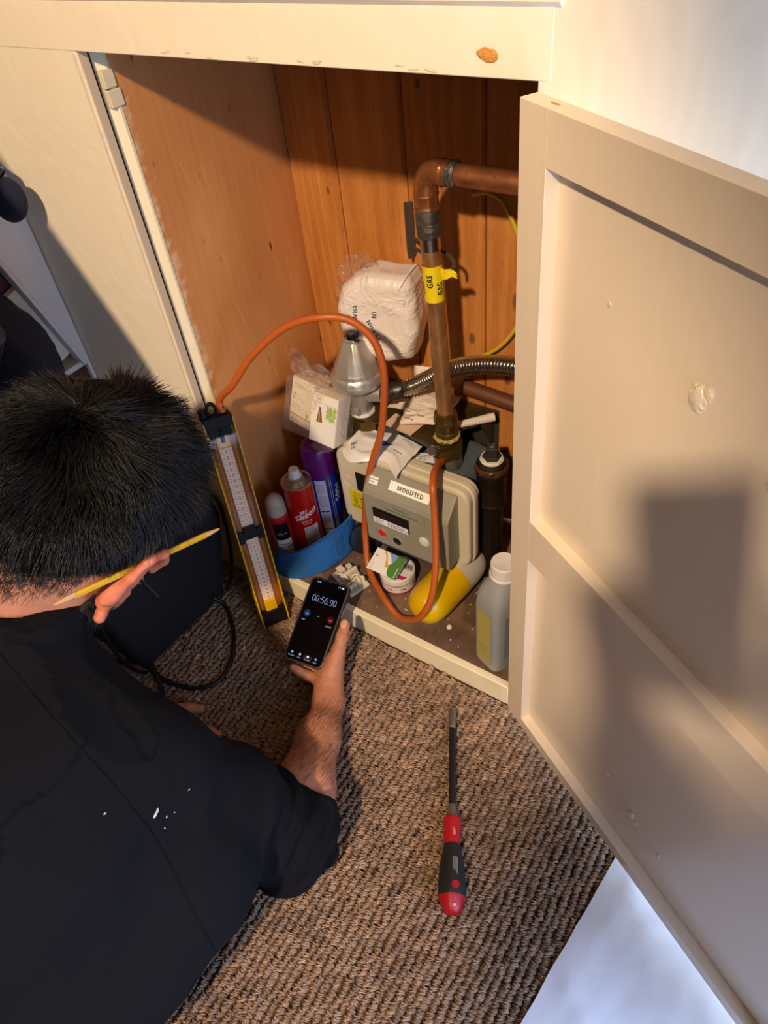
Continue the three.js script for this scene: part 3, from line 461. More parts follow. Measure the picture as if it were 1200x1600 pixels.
// ---------------------------------------------------------------- things stored in the cupboard
// printed wrap for a can: u runs round it, 0.5 faces local +z after turn
function canBody(r, y0, y1, x, z, turn, seg = 48) {
  const g = new THREE.CylinderGeometry(r, r, y1 - y0, seg, 1, true); g.rotateY(Math.PI + turn); g.translate(x, (y0 + y1) / 2, z); return g; }
{
  const x = -0.490, z = -0.090, r = 0.029, o = thing('polish_can', 'red furniture polish aerosol can without cap, white nozzle on top', 'spray can', [x, YS, z]);
  const T = g => g.translate(x, 0, z), y0 = YS;
  const t = canvasTex(1024, 1024, (c, w, h) => { fillBG(c, w, h, '#b80f0c'); c.fillStyle = '#8f0a12'; c.fillRect(0, h * 0.80, w, h * 0.09);
    c.fillStyle = '#c98a50'; c.fillRect(0, h * 0.89, w, h * 0.11); c.fillStyle = '#e8c9a0'; c.fillRect(0, h * 0.885, w, h * 0.006);
    c.save(); c.translate(w * 0.545, h * 0.36); c.rotate(-0.30); c.fillStyle = '#fff6e8'; c.textAlign = 'center'; c.font = 'italic bold 62px serif'; c.fillText('Mr', 0, -46); c.font = 'italic 900 92px serif'; c.fillText('Sheen', 6, 22); c.restore();
    c.fillStyle = '#ffc9b8'; c.font = 'bold 40px sans-serif'; c.textAlign = 'center'; c.fillText('MULTI', w * 0.545, h * 0.445); c.font = '26px sans-serif'; c.fillText('SURFACE', w * 0.545, h * 0.475);
    c.fillStyle = '#d9cfbf'; c.fillRect(w * 0.50, h * 0.51, w * 0.165, h * 0.29); greeking(c, w * 0.51, h * 0.525, w * 0.145, 20, h * 0.0135, '#4a2a24', 9); });
  part('can', canBody(r, y0 + 0.004, 0.243, x, z, 0.62), std({ map: t, roughness: 0.28 }), o);
  part('base_rim', T(lathe([[0, y0], [r + 0.001, y0], [r + 0.0012, y0 + 0.003], [r, y0 + 0.005]], 48)), M.steel, o);
  part('shoulder', T(lathe([[r, 0.2425], [r + 0.0012, 0.2435], [r + 0.0012, 0.2465], [r - 0.001, 0.2475], [r - 0.004, 0.2465], [r - 0.009, 0.2515], [0.0165, 0.2535], [0.0165, 0.2575], [0.0145, 0.2585], [0.0135, 0.2555], [0, 0.2555]], 48, 0.5)), std({ color: 0xb3ada2, metalness: 0.95, roughness: 0.3 }), o);
  part('nozzle', merge([T(lathe([[0.0135, 0.255], [0.013, 0.2605], [0.0115, 0.263], [0.0105, 0.263], [0.0098, 0.2725], [0.0088, 0.2745], [0, 0.2745]], 36, 0.5))]), std({ color: 0xdcd5cb, roughness: 0.45 }), o);
}
{
  const x = -0.483, z = -0.1515, r = 0.0315, o = thing('carpet_freshener_can', 'tall blue aerosol can with a purple cap behind the red can', 'spray can', [x, YS, z]);
  const T = g => g.translate(x, 0, z);
  const t = canvasTex(1024, 1024, (c, w, h) => { const g = '#12308f'; fillBG(c, w, h, g); c.fillStyle = '#1d49b8'; c.fillRect(w * 0.72, 0, w * 0.2, h);
    c.fillStyle = '#dcd9dd'; c.fillRect(w * 0.44, h * 0.04, w * 0.11, h * 0.86); greeking(c, w * 0.45, h * 0.1, w * 0.09, 6, h * 0.02, '#8b7f9a', 3, 0.35); greeking(c, w * 0.45, h * 0.27, w * 0.09, 9, h * 0.018, '#8d8794', 4, 0.35); c.fillStyle = '#1a2c66'; c.fillRect(w * 0.455, h * 0.49, w * 0.03, h * 0.02); c.fillRect(w * 0.495, h * 0.49, w * 0.04, h * 0.02); greeking(c, w * 0.45, h * 0.56, w * 0.09, 8, h * 0.018, '#8d8794', 6, 0.35);
    c.fillStyle = '#2a2c70'; c.fillRect(w * 0.45, h * 0.77, w * 0.09, h * 0.012); c.fillStyle = '#d23b1e'; c.fillRect(w * 0.46, h * 0.83, w * 0.08, h * 0.06); c.fillStyle = '#f2e6dc'; c.fillRect(w * 0.467, h * 0.836, w * 0.066, h * 0.048); c.fillStyle = '#111'; c.font = 'bold 40px sans-serif'; c.fillText('◉', w * 0.478, h * 0.875);
    c.fillStyle = '#d8c6a4'; c.fillRect(w * 0.582, 0, w * 0.006, h); c.fillStyle = '#101c52'; c.fillRect(w * 0.589, 0, w * 0.012, h); c.fillStyle = '#d8c6a4'; c.fillRect(w * 0.602, 0, w * 0.006, h);
    c.fillStyle = '#e9e9f2'; c.font = 'bold 120px sans-serif'; c.save(); c.translate(w * 0.72, h * 0.3); c.rotate(-1.4); c.fillText('1001', -130, 0); c.restore(); });
  part('can', canBody(r, YS + 0.004, 0.232, x, z, 0.62), std({ map: t, roughness: 0.25 }), o);
  part('base_rim', T(lathe([[0, YS], [r + 0.0012, YS], [r + 0.0012, YS + 0.003], [r, YS + 0.005]], 48)), M.steel, o);
  part('cap', T(lathe([[r + 0.0008, 0.231], [r + 0.001, 0.233], [r - 0.0015, 0.287], [r - 0.004, 0.2925], [r - 0.010, 0.2945], [0.012, 0.2925], [0, 0.2915]], 56, 0.5)), phys({ color: 0x6d1074, roughness: 0.35, transmission: 0.08, clearcoat: 0.3 }), o);
}
{
  const x = -0.520, z = -0.050, r = 0.0205, o = thing('shoe_whitener_bottle', 'small red and black bottle of sports whitener with a cloudy domed cap', 'bottle', [x, YS, z]);
  const T = g => g.translate(x, 0, z);
  const t = canvasTex(1024, 1024, (c, w, h) => { fillBG(c, w, h, '#a80a12'); c.fillStyle = '#0d0b0c'; c.fillRect(w * 0.40, h * 0.06, w * 0.24, h * 0.36); c.fillStyle = '#4a4640'; c.fillRect(w * 0.41, h * 0.24, w * 0.22, h * 0.006); c.fillStyle = '#b3aca0'; c.font = 'bold 30px sans-serif'; c.textAlign = 'center'; c.fillText('SHOE CARE', w * 0.52, h * 0.30);
    c.fillStyle = '#c9c3b4'; c.fillRect(w * 0.40, h * 0.42, w * 0.24, h * 0.40); c.fillStyle = '#17130f'; c.font = '900 46px sans-serif'; c.fillText('SPORTS', w * 0.52, h * 0.54); c.fillText('WHITENER', w * 0.52, h * 0.595); c.font = '24px sans-serif'; c.fillText('75 ml', w * 0.52, h * 0.69); c.fillStyle = '#8d867a'; c.fillRect(w * 0.40, h * 0.74, w * 0.24, h * 0.1); });
  part('bottle', merge([canBody(r, YS + 0.002, 0.175, x, z, 0.7)]), std({ map: t, roughness: 0.3 }), o);
  part('base', T(lathe([[0, YS], [r - 0.002, YS], [r, YS + 0.003]], 40)), std({ color: 0x8d0a10, roughness: 0.3 }), o);
  part('shoulder', T(lathe([[r, 0.1745], [r, 0.179], [r - 0.0012, 0.184]], 40)), std({ color: 0xb3202a, roughness: 0.3 }), o);
  part('cap', T(lathe([[r - 0.0014, 0.182], [r - 0.002, 0.206], [r - 0.004, 0.216], [r - 0.009, 0.2235], [r - 0.015, 0.2265], [0, 0.2272]], 40, 0)), phys({ color: 0xc7b39c, roughness: 0.42, transmission: 0.25, thickness: 0.01, ior: 1.4, attenuationColor: 0xd6b79a, attenuationDistance: 0.02 }), o);
}
// blue waffle foam strap bowed round the cans
{
  const path = new THREE.CatmullRomCurve3([V(-0.528, 0, -0.014), V(-0.508, 0, -0.004), V(-0.472, 0, -0.012), V(-0.444, 0, -0.040), V(-0.424, 0, -0.080), V(-0.416, 0, -0.118), V(-0.420, 0, -0.152)], false, 'centripetal');
  const N = 150, H = 26, th = 0.004, pos = [], uv = [], idx = [], L = path.getLength();
  const put = (u, v, side) => { const p = path.getPointAt(u), t = path.getTangentAt(u), n = V(t.z, 0, -t.x).multiplyScalar(-1); // outward: towards the camera side
    const h0 = YS + 0.0008 + 0.006 * u * u, h1 = YS + lerp(0.052, 0.096, sstep(0.05, 0.75, u)); const lean = lerp(0.022, -0.004, sstep(0.0, 0.7, u)); const y = lerp(h0, h1, v);
    const cell = Math.max(0, Math.abs(Math.sin(u * L / 0.0062 * Math.PI)) * Math.abs(Math.sin(v * (h1 - h0) / 0.0058 * Math.PI))); const dd = side * (th / 2) + (side > 0 ? 0.0009 * Math.pow(cell, 0.6) : 0);
    const q = p.clone().addScaledVector(n, dd - lean * v * v); q.y = y + (1 - v) * 0; pos.push(q.x, q.y, q.z); uv.push(u, v); };
  for (const s of [1, -1]) for (let i = 0; i <= N * 2; i++) for (let j = 0; j <= H * 2; j++) put(i / (N * 2), j / (H * 2), s);
  const row = H * 2 + 1, per = (N * 2 + 1) * row;
  for (let s = 0; s < 2; s++) for (let i = 0; i < N * 2; i++) for (let j = 0; j < H * 2; j++) { const a = s * per + i * row + j, b = a + row; if (s === 0) idx.push(a, b, a + 1, b, b + 1, a + 1); else idx.push(a, a + 1, b, b, a + 1, b + 1); }
  for (let i = 0; i < N * 2; i++) for (const j of [0, H * 2]) { const a = i * row + j, b = a + row, c = a + per, d = b + per; idx.push(a, c, b, b, c, d); }
  for (let j = 0; j < H * 2; j++) for (const i of [0, N * 2]) { const a = i * row + j, b = a + 1, c = a + per, d = b + per; idx.push(a, b, c, b, d, c); }
  const g = new THREE.BufferGeometry(); g.setAttribute('position', new THREE.Float32BufferAttribute(pos, 3)); g.setAttribute('uv', new THREE.Float32BufferAttribute(uv, 2)); g.setIndex(idx); g.computeVertexNormals();
  const t = canvasTex(1024, 256, (c, w, h) => { fillBG(c, w, h, '#1a5f9c'); const r = rng(3); for (let i = 0; i < 900; i++) { c.fillStyle = r() > 0.5 ? 'rgba(20,70,130,0.25)' : 'rgba(70,140,190,0.18)'; c.fillRect(r() * w, r() * h, 3 + r() * 12, 3 + r() * 8); }
    c.fillStyle = '#123c62'; const x0 = w * 0.70, x1 = w * 0.80; for (let i = 0; i < 9; i++) for (let y = h * 0.2; y < h * 0.85; y += 14) if (r() > 0.3) c.fillRect(x0 + (x1 - x0) * i / 9, h - y - 10, 8, 8); c.fillRect(w * 0.095, h * 0.30, 5, h * 0.4); });
  single('foam_strap', 'blue waffle foam strap bowed around the spray cans', 'strap', g, std({ map: t, roughness: 0.75, side: THREE.DoubleSide }), [-0.46, YS, -0.05]);
}
// ---- shop carrier bag wrapped round a white package, up by the boards
function crumple(g, amp, f, seed, ridge = 0.6) {
  const n = BGU.mergeVertices(g); n.computeVertexNormals(); const p = n.attributes.position, m = n.attributes.normal;
  for (let i = 0; i < p.count; i++) { const x = p.getX(i) * f, y = p.getY(i) * f, z = p.getZ(i) * f; const a = 1 - Math.abs(noise(x + seed, y, z)) * 2.2, b = 1 - Math.abs(noise(x * 2.1, y * 2.1 + seed, z * 2.1)) * 2.2; const d = amp * (ridge * a + (1 - ridge) * b); p.setXYZ(i, p.getX(i) + m.getX(i) * d, p.getY(i) + m.getY(i) * d, p.getZ(i) + m.getZ(i) * d); }
  n.computeVertexNormals(); return n; }
function planarMap(g, o, X, Y, w, h) { const n = g.index ? g.toNonIndexed() : g; const p = n.attributes.position, uv = new Float32Array(p.count * 2), q = V(0, 0, 0), ov = V(...o), xv = V(...X).normalize(), yv = V(...Y).normalize(); for (let i = 0; i < p.count; i++) { q.fromBufferAttribute(p, i).sub(ov); uv[2 * i] = q.dot(xv) / w + 0.5; uv[2 * i + 1] = q.dot(yv) / h + 0.5; } n.setAttribute('uv', new THREE.BufferAttribute(uv, 2)); return n; }
const crinkle = dataTex(256, 256, grey((u, v) => { const a = 1 - Math.abs(tileNoise(u, v, 9, 2)) * 2.6, b = 1 - Math.abs(tileNoise(u + 0.3, v, 17, 7)) * 2.6; return 0.5 * clamp(a, 0, 1) + 0.4 * clamp(b, 0, 1); }), false);
const film = phys({ color: 0xfbf7f1, roughness: 0.20, transmission: 0.93, thickness: 0, ior: 1.35, side: THREE.DoubleSide, bumpMap: crinkle, bumpScale: 0.003 });
{
  const o = thing('carrier_bag', 'crumpled white shop carrier bag printed in blue, wrapped round a package', 'bag', [-0.392, 0.44, -0.277]);
  const c = [-0.384, 0.527, -0.277];
  const s = new THREE.Shape(); const pt = [[-0.058, -0.064], [-0.068, -0.02], [-0.070, 0.012], [-0.058, 0.045], [-0.036, 0.064], [-0.012, 0.074], [0.052, 0.072], [0.062, 0.058], [0.068, -0.002], [0.070, -0.022], [0.058, -0.066], [0.018, -0.078], [-0.015, -0.070], [-0.03, -0.066]];
  s.setFromPoints(pt.map(p => new THREE.Vector2(p[0], p[1])));
  let g = new THREE.ExtrudeGeometry(s, { depth: 0.036, bevelEnabled: true, bevelThickness: 0.022, bevelSize: 0.020, bevelOffset: -0.020, bevelSegments: 8, curveSegments: 6, steps: 6 }).translate(0, 0, -0.018);
  g.deleteAttribute('normal'); g.deleteAttribute('uv');
  // subdivide the flat faces so that they can crumple
  const sub = (gg, times) => { let q = gg.index ? gg.toNonIndexed() : gg; for (let k = 0; k < times; k++) { const a = q.attributes.position.array, out = []; for (let i = 0; i < a.length; i += 9) { const A = V(a[i], a[i + 1], a[i + 2]), B = V(a[i + 3], a[i + 4], a[i + 5]), C = V(a[i + 6], a[i + 7], a[i + 8]); const ab = A.distanceTo(B), bc = B.distanceTo(C), ca = C.distanceTo(A); if (Math.max(ab, bc, ca) < 0.006) { out.push(...A.toArray(), ...B.toArray(), ...C.toArray()); continue; } const P = A.clone().lerp(B, 0.5), Q = B.clone().lerp(C, 0.5), R = C.clone().lerp(A, 0.5); for (const t of [[A, P, R], [P, B, Q], [R, Q, C], [P, Q, R]]) for (const v of t) out.push(v.x, v.y, v.z); } q = new THREE.BufferGeometry(); q.setAttribute('position', new THREE.Float32BufferAttribute(out, 3)); } return q; };
  g = sub(g, 5); g = crumple(g, 0.0036, 15, 3.3, 0.8); g.rotateX(-0.10).rotateY(0.25).rotateZ(-0.03); g.translate(...c);
  const X = [0.95, 0, -0.25], Y = [0, 1, 0.1];
  g = planarMap(g, c, X, Y, 0.16, 0.16);
  const t = canvasTex(1024, 1024, (cx, w, h) => { fillBG(cx, w, h, '#e4dad2'); cx.fillStyle = '#1b2c50'; cx.font = 'bold 72px sans-serif';
    const put = (x, y, a, s2) => { cx.save(); cx.translate(x * w, y * h); cx.rotate(a); cx.fillText(s2, 0, 0); cx.restore(); };
    put(0.31, 0.44, -1.5, 'Nisa'); put(0.40, 0.46, 1.0, 'Nisa'); put(0.33, 0.53, 1.05, 'Nisa'); put(0.26, 0.60, 0.9, 'Nisa'); put(0.43, 0.66, 0.95, 'Nisa'); put(0.52, 0.43, -1.5, 'Ni'); put(0.49, 0.60, 1.1, 'sa'); put(0.20, 0.48, 0.5, 'Ni'); put(0.50, 0.75, 1.1, 'a'); cx.font = '30px sans-serif'; put(0.83, 0.30, -1.35, '1·50'); put(0.33, 0.33, 0.4, ','); });
  part('bag', g, phys({ map: t, roughness: 0.38, clearcoat: 0.25, clearcoatRoughness: 0.25, bumpMap: rep(crinkle, 1.2, 1.2), bumpScale: 0.0014 }), o);
  // gathered clear film at the knotted corner
  const ruff = (c0, w, h, seed, tilt) => { let f = new THREE.SphereGeometry(1, 40, 26, 0, Math.PI * 1.6, 0.2, 2.0); const p = f.attributes.position; for (let i = 0; i < p.count; i++) { const x = p.getX(i), y = p.getY(i), z = p.getZ(i), k = 1 + 0.5 * noise(x * 2.4 + seed, y * 2.4, z * 2.4); p.setXYZ(i, x * k * w, y * k * h, z * k * w * 0.5); } f.computeVertexNormals(); f.rotateZ(tilt); f.translate(...c0); return f; };
  part('clear_film', merge([ruff([-0.432, 0.585, -0.27], 0.026, 0.030, 2, -0.6), ruff([-0.415, 0.606, -0.280], 0.022, 0.014, 6, -0.3), ruff([-0.452, 0.540, -0.262], 0.016, 0.032, 9, 0.1)]), film, o);
  part('bag_corner', ruff([-0.430, 0.506, -0.232], 0.0135, 0.0085, 8, 0.2), film, o);
}
// ---- clear bag holding two light bulb boxes, beside the regulator
{
  const o = thing('bulb_bag', 'clear plastic bag holding white light bulb boxes, left of the regulator', 'bag', [-0.47, 0.300, -0.19]);
  const X = V(0.90, 0.0, 0.10).normalize(), up = V(0.02, 0.90, 0.36);
  const boxA = (nm, ctr, w, h, d, tilt, draw) => { const Xa = [Math.cos(tilt[0]), tilt[1], -Math.sin(tilt[0])]; const g = frame(new RoundedBoxGeometry(w, h, d, 2, 0.0012), ctr, Xa, tilt[2]); const b = part(nm, g, std({ color: 0xe2d8c6, roughness: 0.5 }), o);
    const zx = V(...Xa).normalize(), zz = zx.clone().cross(V(...tilt[2])).normalize(); const t = canvasTex(512, Math.round(512 * h / w), draw); part('box_print', frame(plate(w * 0.985, h * 0.985, 0.0005), V(...ctr).addScaledVector(zz, d / 2 + 0.0001).toArray(), Xa, tilt[2]), std({ map: t, roughness: 0.5 }), b); };
  boxA('bulb_box', [-0.497, 0.372, -0.176], 0.052, 0.092, 0.044, [-0.10, -0.10, [0.06, 0.94, -0.28]], (c, w, h) => { fillBG(c, w, h, '#e6dccb'); c.fillStyle = '#a8862f'; c.fillRect(0, h * 0.80, w, h * 0.025); c.fillStyle = '#3b362e'; c.font = 'bold 44px sans-serif'; c.fillText('C € ♻ ▣ ✕ ☒', w * 0.06, h * 0.93); greeking(c, w * 0.08, h * 0.12, w * 0.6, 2, h * 0.03, '#a79a86', 2); greeking(c, w * 0.08, h * 0.35, w * 0.2, 3, h * 0.05, '#7d7364', 5, 0.3); greeking(c, w * 0.08, h * 0.58, w * 0.6, 3, h * 0.045, '#a39780', 7, 0.25); c.strokeStyle = '#6e6658'; c.lineWidth = 5; c.strokeRect(w * 0.76, h * 0.62, w * 0.12, h * 0.12); c.fillRect(w * 0.79, h * 0.68, w * 0.06, h * 0.1); });
  boxA('bulb_box', [-0.440, 0.364, -0.160], 0.056, 0.094, 0.040, [0.02, -0.08, [0.06, 0.94, -0.28]], (c, w, h) => { fillBG(c, w, h, '#e6dfd0'); c.fillStyle = '#b9ad93'; c.fillRect(0, h * 0.16, w, h * 0.012);
    const r = rng(8); for (let i = 0; i < 120; i++) { c.fillStyle = ['rgba(150,180,70,0.35)', 'rgba(190,205,120,0.4)', 'rgba(110,140,50,0.3)'][i % 3]; c.beginPath(); c.arc(w * (0.62 + 0.34 * r()), h * (0.2 + 0.34 * r() * (0.6 + 0.4 * r())), 10 + r() * 26, 0, 7); c.fill(); }
    c.fillStyle = '#8a5a2c'; c.beginPath(); c.moveTo(w * 0.29, h * 0.34); c.lineTo(w * 0.41, h * 0.34); c.lineTo(w * 0.47, h * 0.56); c.lineTo(w * 0.23, h * 0.58); c.fill(); c.fillStyle = '#c29660'; c.fillRect(w * 0.31, h * 0.35, w * 0.04, h * 0.2); c.fillStyle = '#6b5a48'; c.fillRect(w * 0.31, h * 0.25, w * 0.08, h * 0.09); c.fillStyle = '#80745f'; c.font = 'bold 44px sans-serif'; c.fillText('LED', w * 0.2, h * 0.11); });
  // the film drapes both boxes, with a ruffled gathered top and a torn point below
  let f = crumple(new RoundedBoxGeometry(0.122, 0.104, 0.056, 14, 0.010), 0.0030, 30, 8.1); f.rotateX(-0.28).rotateZ(-0.09).rotateY(0.04).translate(-0.470, 0.366, -0.169);
  const rf = (c0, w, h, seed, tilt) => { const q = new THREE.SphereGeometry(1, 44, 26, 0.3, Math.PI * 1.5, 0.15, 2.1); const p = q.attributes.position; for (let i = 0; i < p.count; i++) { const x = p.getX(i), y = p.getY(i), z = p.getZ(i), k = 1 + 0.6 * noise(x * 2.2 + seed, y * 2.2, z * 2.2); p.setXYZ(i, x * k * w, y * k * h, z * k * w * 0.5); } q.computeVertexNormals(); q.rotateZ(tilt); q.translate(...c0); return q; };
  part('clear_film', merge([f, rf([-0.505, 0.440, -0.178], 0.020, 0.032, 3, 0.45), rf([-0.475, 0.432, -0.182], 0.030, 0.018, 7, -0.2), rf([-0.455, 0.305, -0.140], 0.022, 0.012, 5, 0.1)]), film, o);
}
// ---- papers lying on the bracket and on the meter
function sheet(w, h, seed, amp, f = 9, nx = 36, ny = 28, curl = 0) {
  const g = new THREE.BoxGeometry(w, 0.0006, h, nx, 1, ny); const p = g.attributes.position;
  for (let i = 0; i < p.count; i++) { const x = p.getX(i) / w, z = p.getZ(i) / h; const a = 1 - 2 * Math.abs(noise(x * f * 0.3 + seed, z * f * 0.3, seed)), b = noise(x * f * 0.7, z * f * 0.7 + seed, 3); p.setY(i, p.getY(i) + amp * (a * 0.7 + b * 0.5) + curl * (x * x + 0.5 * z * z)); }
  g.computeVertexNormals(); return g; }
const paperTex = (seed, bg, ink, words) => canvasTex(256, 256, (c, w, h) => { fillBG(c, w, h, bg); if (words) { c.fillStyle = ink; c.font = 'bold 34px sans-serif'; words.forEach((s, i) => { c.save(); c.translate(20 + 30 * (i % 2), 70 + 55 * i); c.rotate(0.15 * i); c.fillText(s, 0, 0); c.restore(); }); } else greeking(c, 20, 24, 200, 9, 22, ink, seed, 0.28); });
const paper = (nm, label, g, pos, rot, tex) => { g.rotateX(rot[0]); g.rotateY(rot[1]); g.rotateZ(rot[2] || 0); g.translate(...pos); return single(nm, label, 'paper', g, std({ map: tex, roughness: 0.8, side: THREE.DoubleSide }), [pos[0], pos[1], pos[2]]); };
paper('leaflet', 'crumpled white leaflet pile at the back of the bracket under the steel hose', sheet(0.085, 0.050, 3, 0.006, 5), [-0.295, 0.366, -0.285], [0.10, 0.05, 0], paperTex(3, '#ddd2c0', '#b9ab98'));
paper('leaflet', 'folded white slip lying under the crumpled leaflets on the bracket', sheet(0.080, 0.030, 9, 0.004, 4), [-0.330, 0.361, -0.258], [0.05, 0.2, 0.06], paperTex(5, '#e0d4c2', '#c8baa4'));
paper('receipt', 'creased till receipt with black words beside the copper pipe', sheet(0.062, 0.040, 14, 0.005, 5), [-0.296, 0.364, -0.232], [0.12, 0.35, 0.05], paperTex(6, '#e2d2c2', '#3a2f28', ['for', 'the box', 'here']));
paper('card_tag', 'pale pink card tag with a punched hole lying at the bracket edge', sheet(0.062, 0.036, 20, 0.0008, 4), [-0.319, 0.3525, -0.213], [0, -0.1, 0], canvasTex(128, 128, (c, w, h) => { fillBG(c, w, h, '#d3b59c'); c.fillStyle = '#3a2d22'; c.fillRect(18, 24, 7, 7); c.fillStyle = '#8c6f3a'; c.fillRect(80, 20, 14, 14); }));
paper('leaflet', 'small white scrap of paper sticking up against the back boards', sheet(0.050, 0.026, 31, 0.005, 5), [-0.322, 0.404, -0.300], [0.9, 0.1, 0.1], paperTex(8, '#e4dacb', '#d0c4b2'));
paper('paper_tube', 'rolled white paper lying on the bracket to the right of the pipe', (() => { const g = new THREE.CylinderGeometry(0.0055, 0.008, 0.075, 18, 1, true); g.rotateX(Math.PI / 2); return g; })(), [-0.2085, 0.360, -0.268], [0, -0.75, 0], paperTex(9, '#d5cabb', '#c4b8a6'));
{
  // plastic sleeve crumpled over the top of the meter, with blue print
  const g = sheet(0.128, 0.075, 42, 0.007, 5, 50, 34); const p = g.attributes.position; for (let i = 0; i < p.count; i++) { const x = p.getX(i) / 0.128 + 0.5, z = p.getZ(i); p.setZ(i, z + 0.014 * Math.sin(x * 7) * (z > 0 ? 1 : 0.3)); if (z > 0.02) p.setY(i, p.getY(i) - 0.5 * (z - 0.02)); } g.computeVertexNormals();
  const t = canvasTex(512, 256, (c, w, h) => { fillBG(c, w, h, '#dcd8d2'); c.fillStyle = '#1a54a8'; c.beginPath(); c.moveTo(w * 0.37, h * 0.30); c.lineTo(w * 0.62, h * 0.36); c.lineTo(w * 0.50, h * 0.52); c.lineTo(w * 0.38, h * 0.50); c.fill(); c.fillStyle = '#1c1c20'; c.font = 'bold 30px sans-serif'; c.save(); c.translate(w * 0.10, h * 0.72); c.rotate(-1.0); c.fillText('BRI', 0, 0); c.fillText('20', 0, 30); c.restore(); });
  g.rotateX(0.06); g.rotateY(-0.06); g.translate(-0.338, 0.323, -0.170);
  single('plastic_sleeve', 'crumpled white plastic sleeve with a blue patch on top of the meter', 'plastic sleeve', g, phys({ map: t, roughness: 0.3, clearcoat: 0.3, side: THREE.DoubleSide }), [-0.338, 0.323, -0.170]);
  const g2 = sheet(0.040, 0.022, 51, 0.0015, 6); g2.rotateY(0.35); g2.rotateZ(-0.05); g2.translate(-0.266, 0.309, -0.196);
  single('meter_notice', 'small white printed notice lying on the slate case beside the right connection', 'paper', g2, std({ map: canvasTex(256, 128, (c, w, h) => { fillBG(c, w, h, '#dedbd4'); c.fillStyle = '#222'; c.font = 'bold 26px sans-serif'; c.fillText('This meter is', 30, 34); c.fillText('property of', 40, 68); c.fillText('ing LTD', 60, 102); }), roughness: 0.6, side: THREE.DoubleSide }), [-0.266, 0.309, -0.196]);
  const g3 = sheet(0.060, 0.090, 61, 0.003, 4); g3.rotateX(-0.9); g3.rotateY(0.5); g3.translate(-0.155, 0.150, -0.255);
  single('hang_tag', 'clear and white tag hanging between the meter and the iron pipe', 'tag', g3, phys({ map: canvasTex(256, 256, (c, w, h) => { fillBG(c, w, h, '#bdb8ae'); greeking(c, 20, 120, 200, 6, 18, '#5b574e', 4, 0.3); c.fillStyle = '#e6e2da'; c.fillRect(150, 0, 106, 120); }), roughness: 0.3, clearcoat: 0.4, side: THREE.DoubleSide }), [-0.155, 0.15, -0.255]);
}
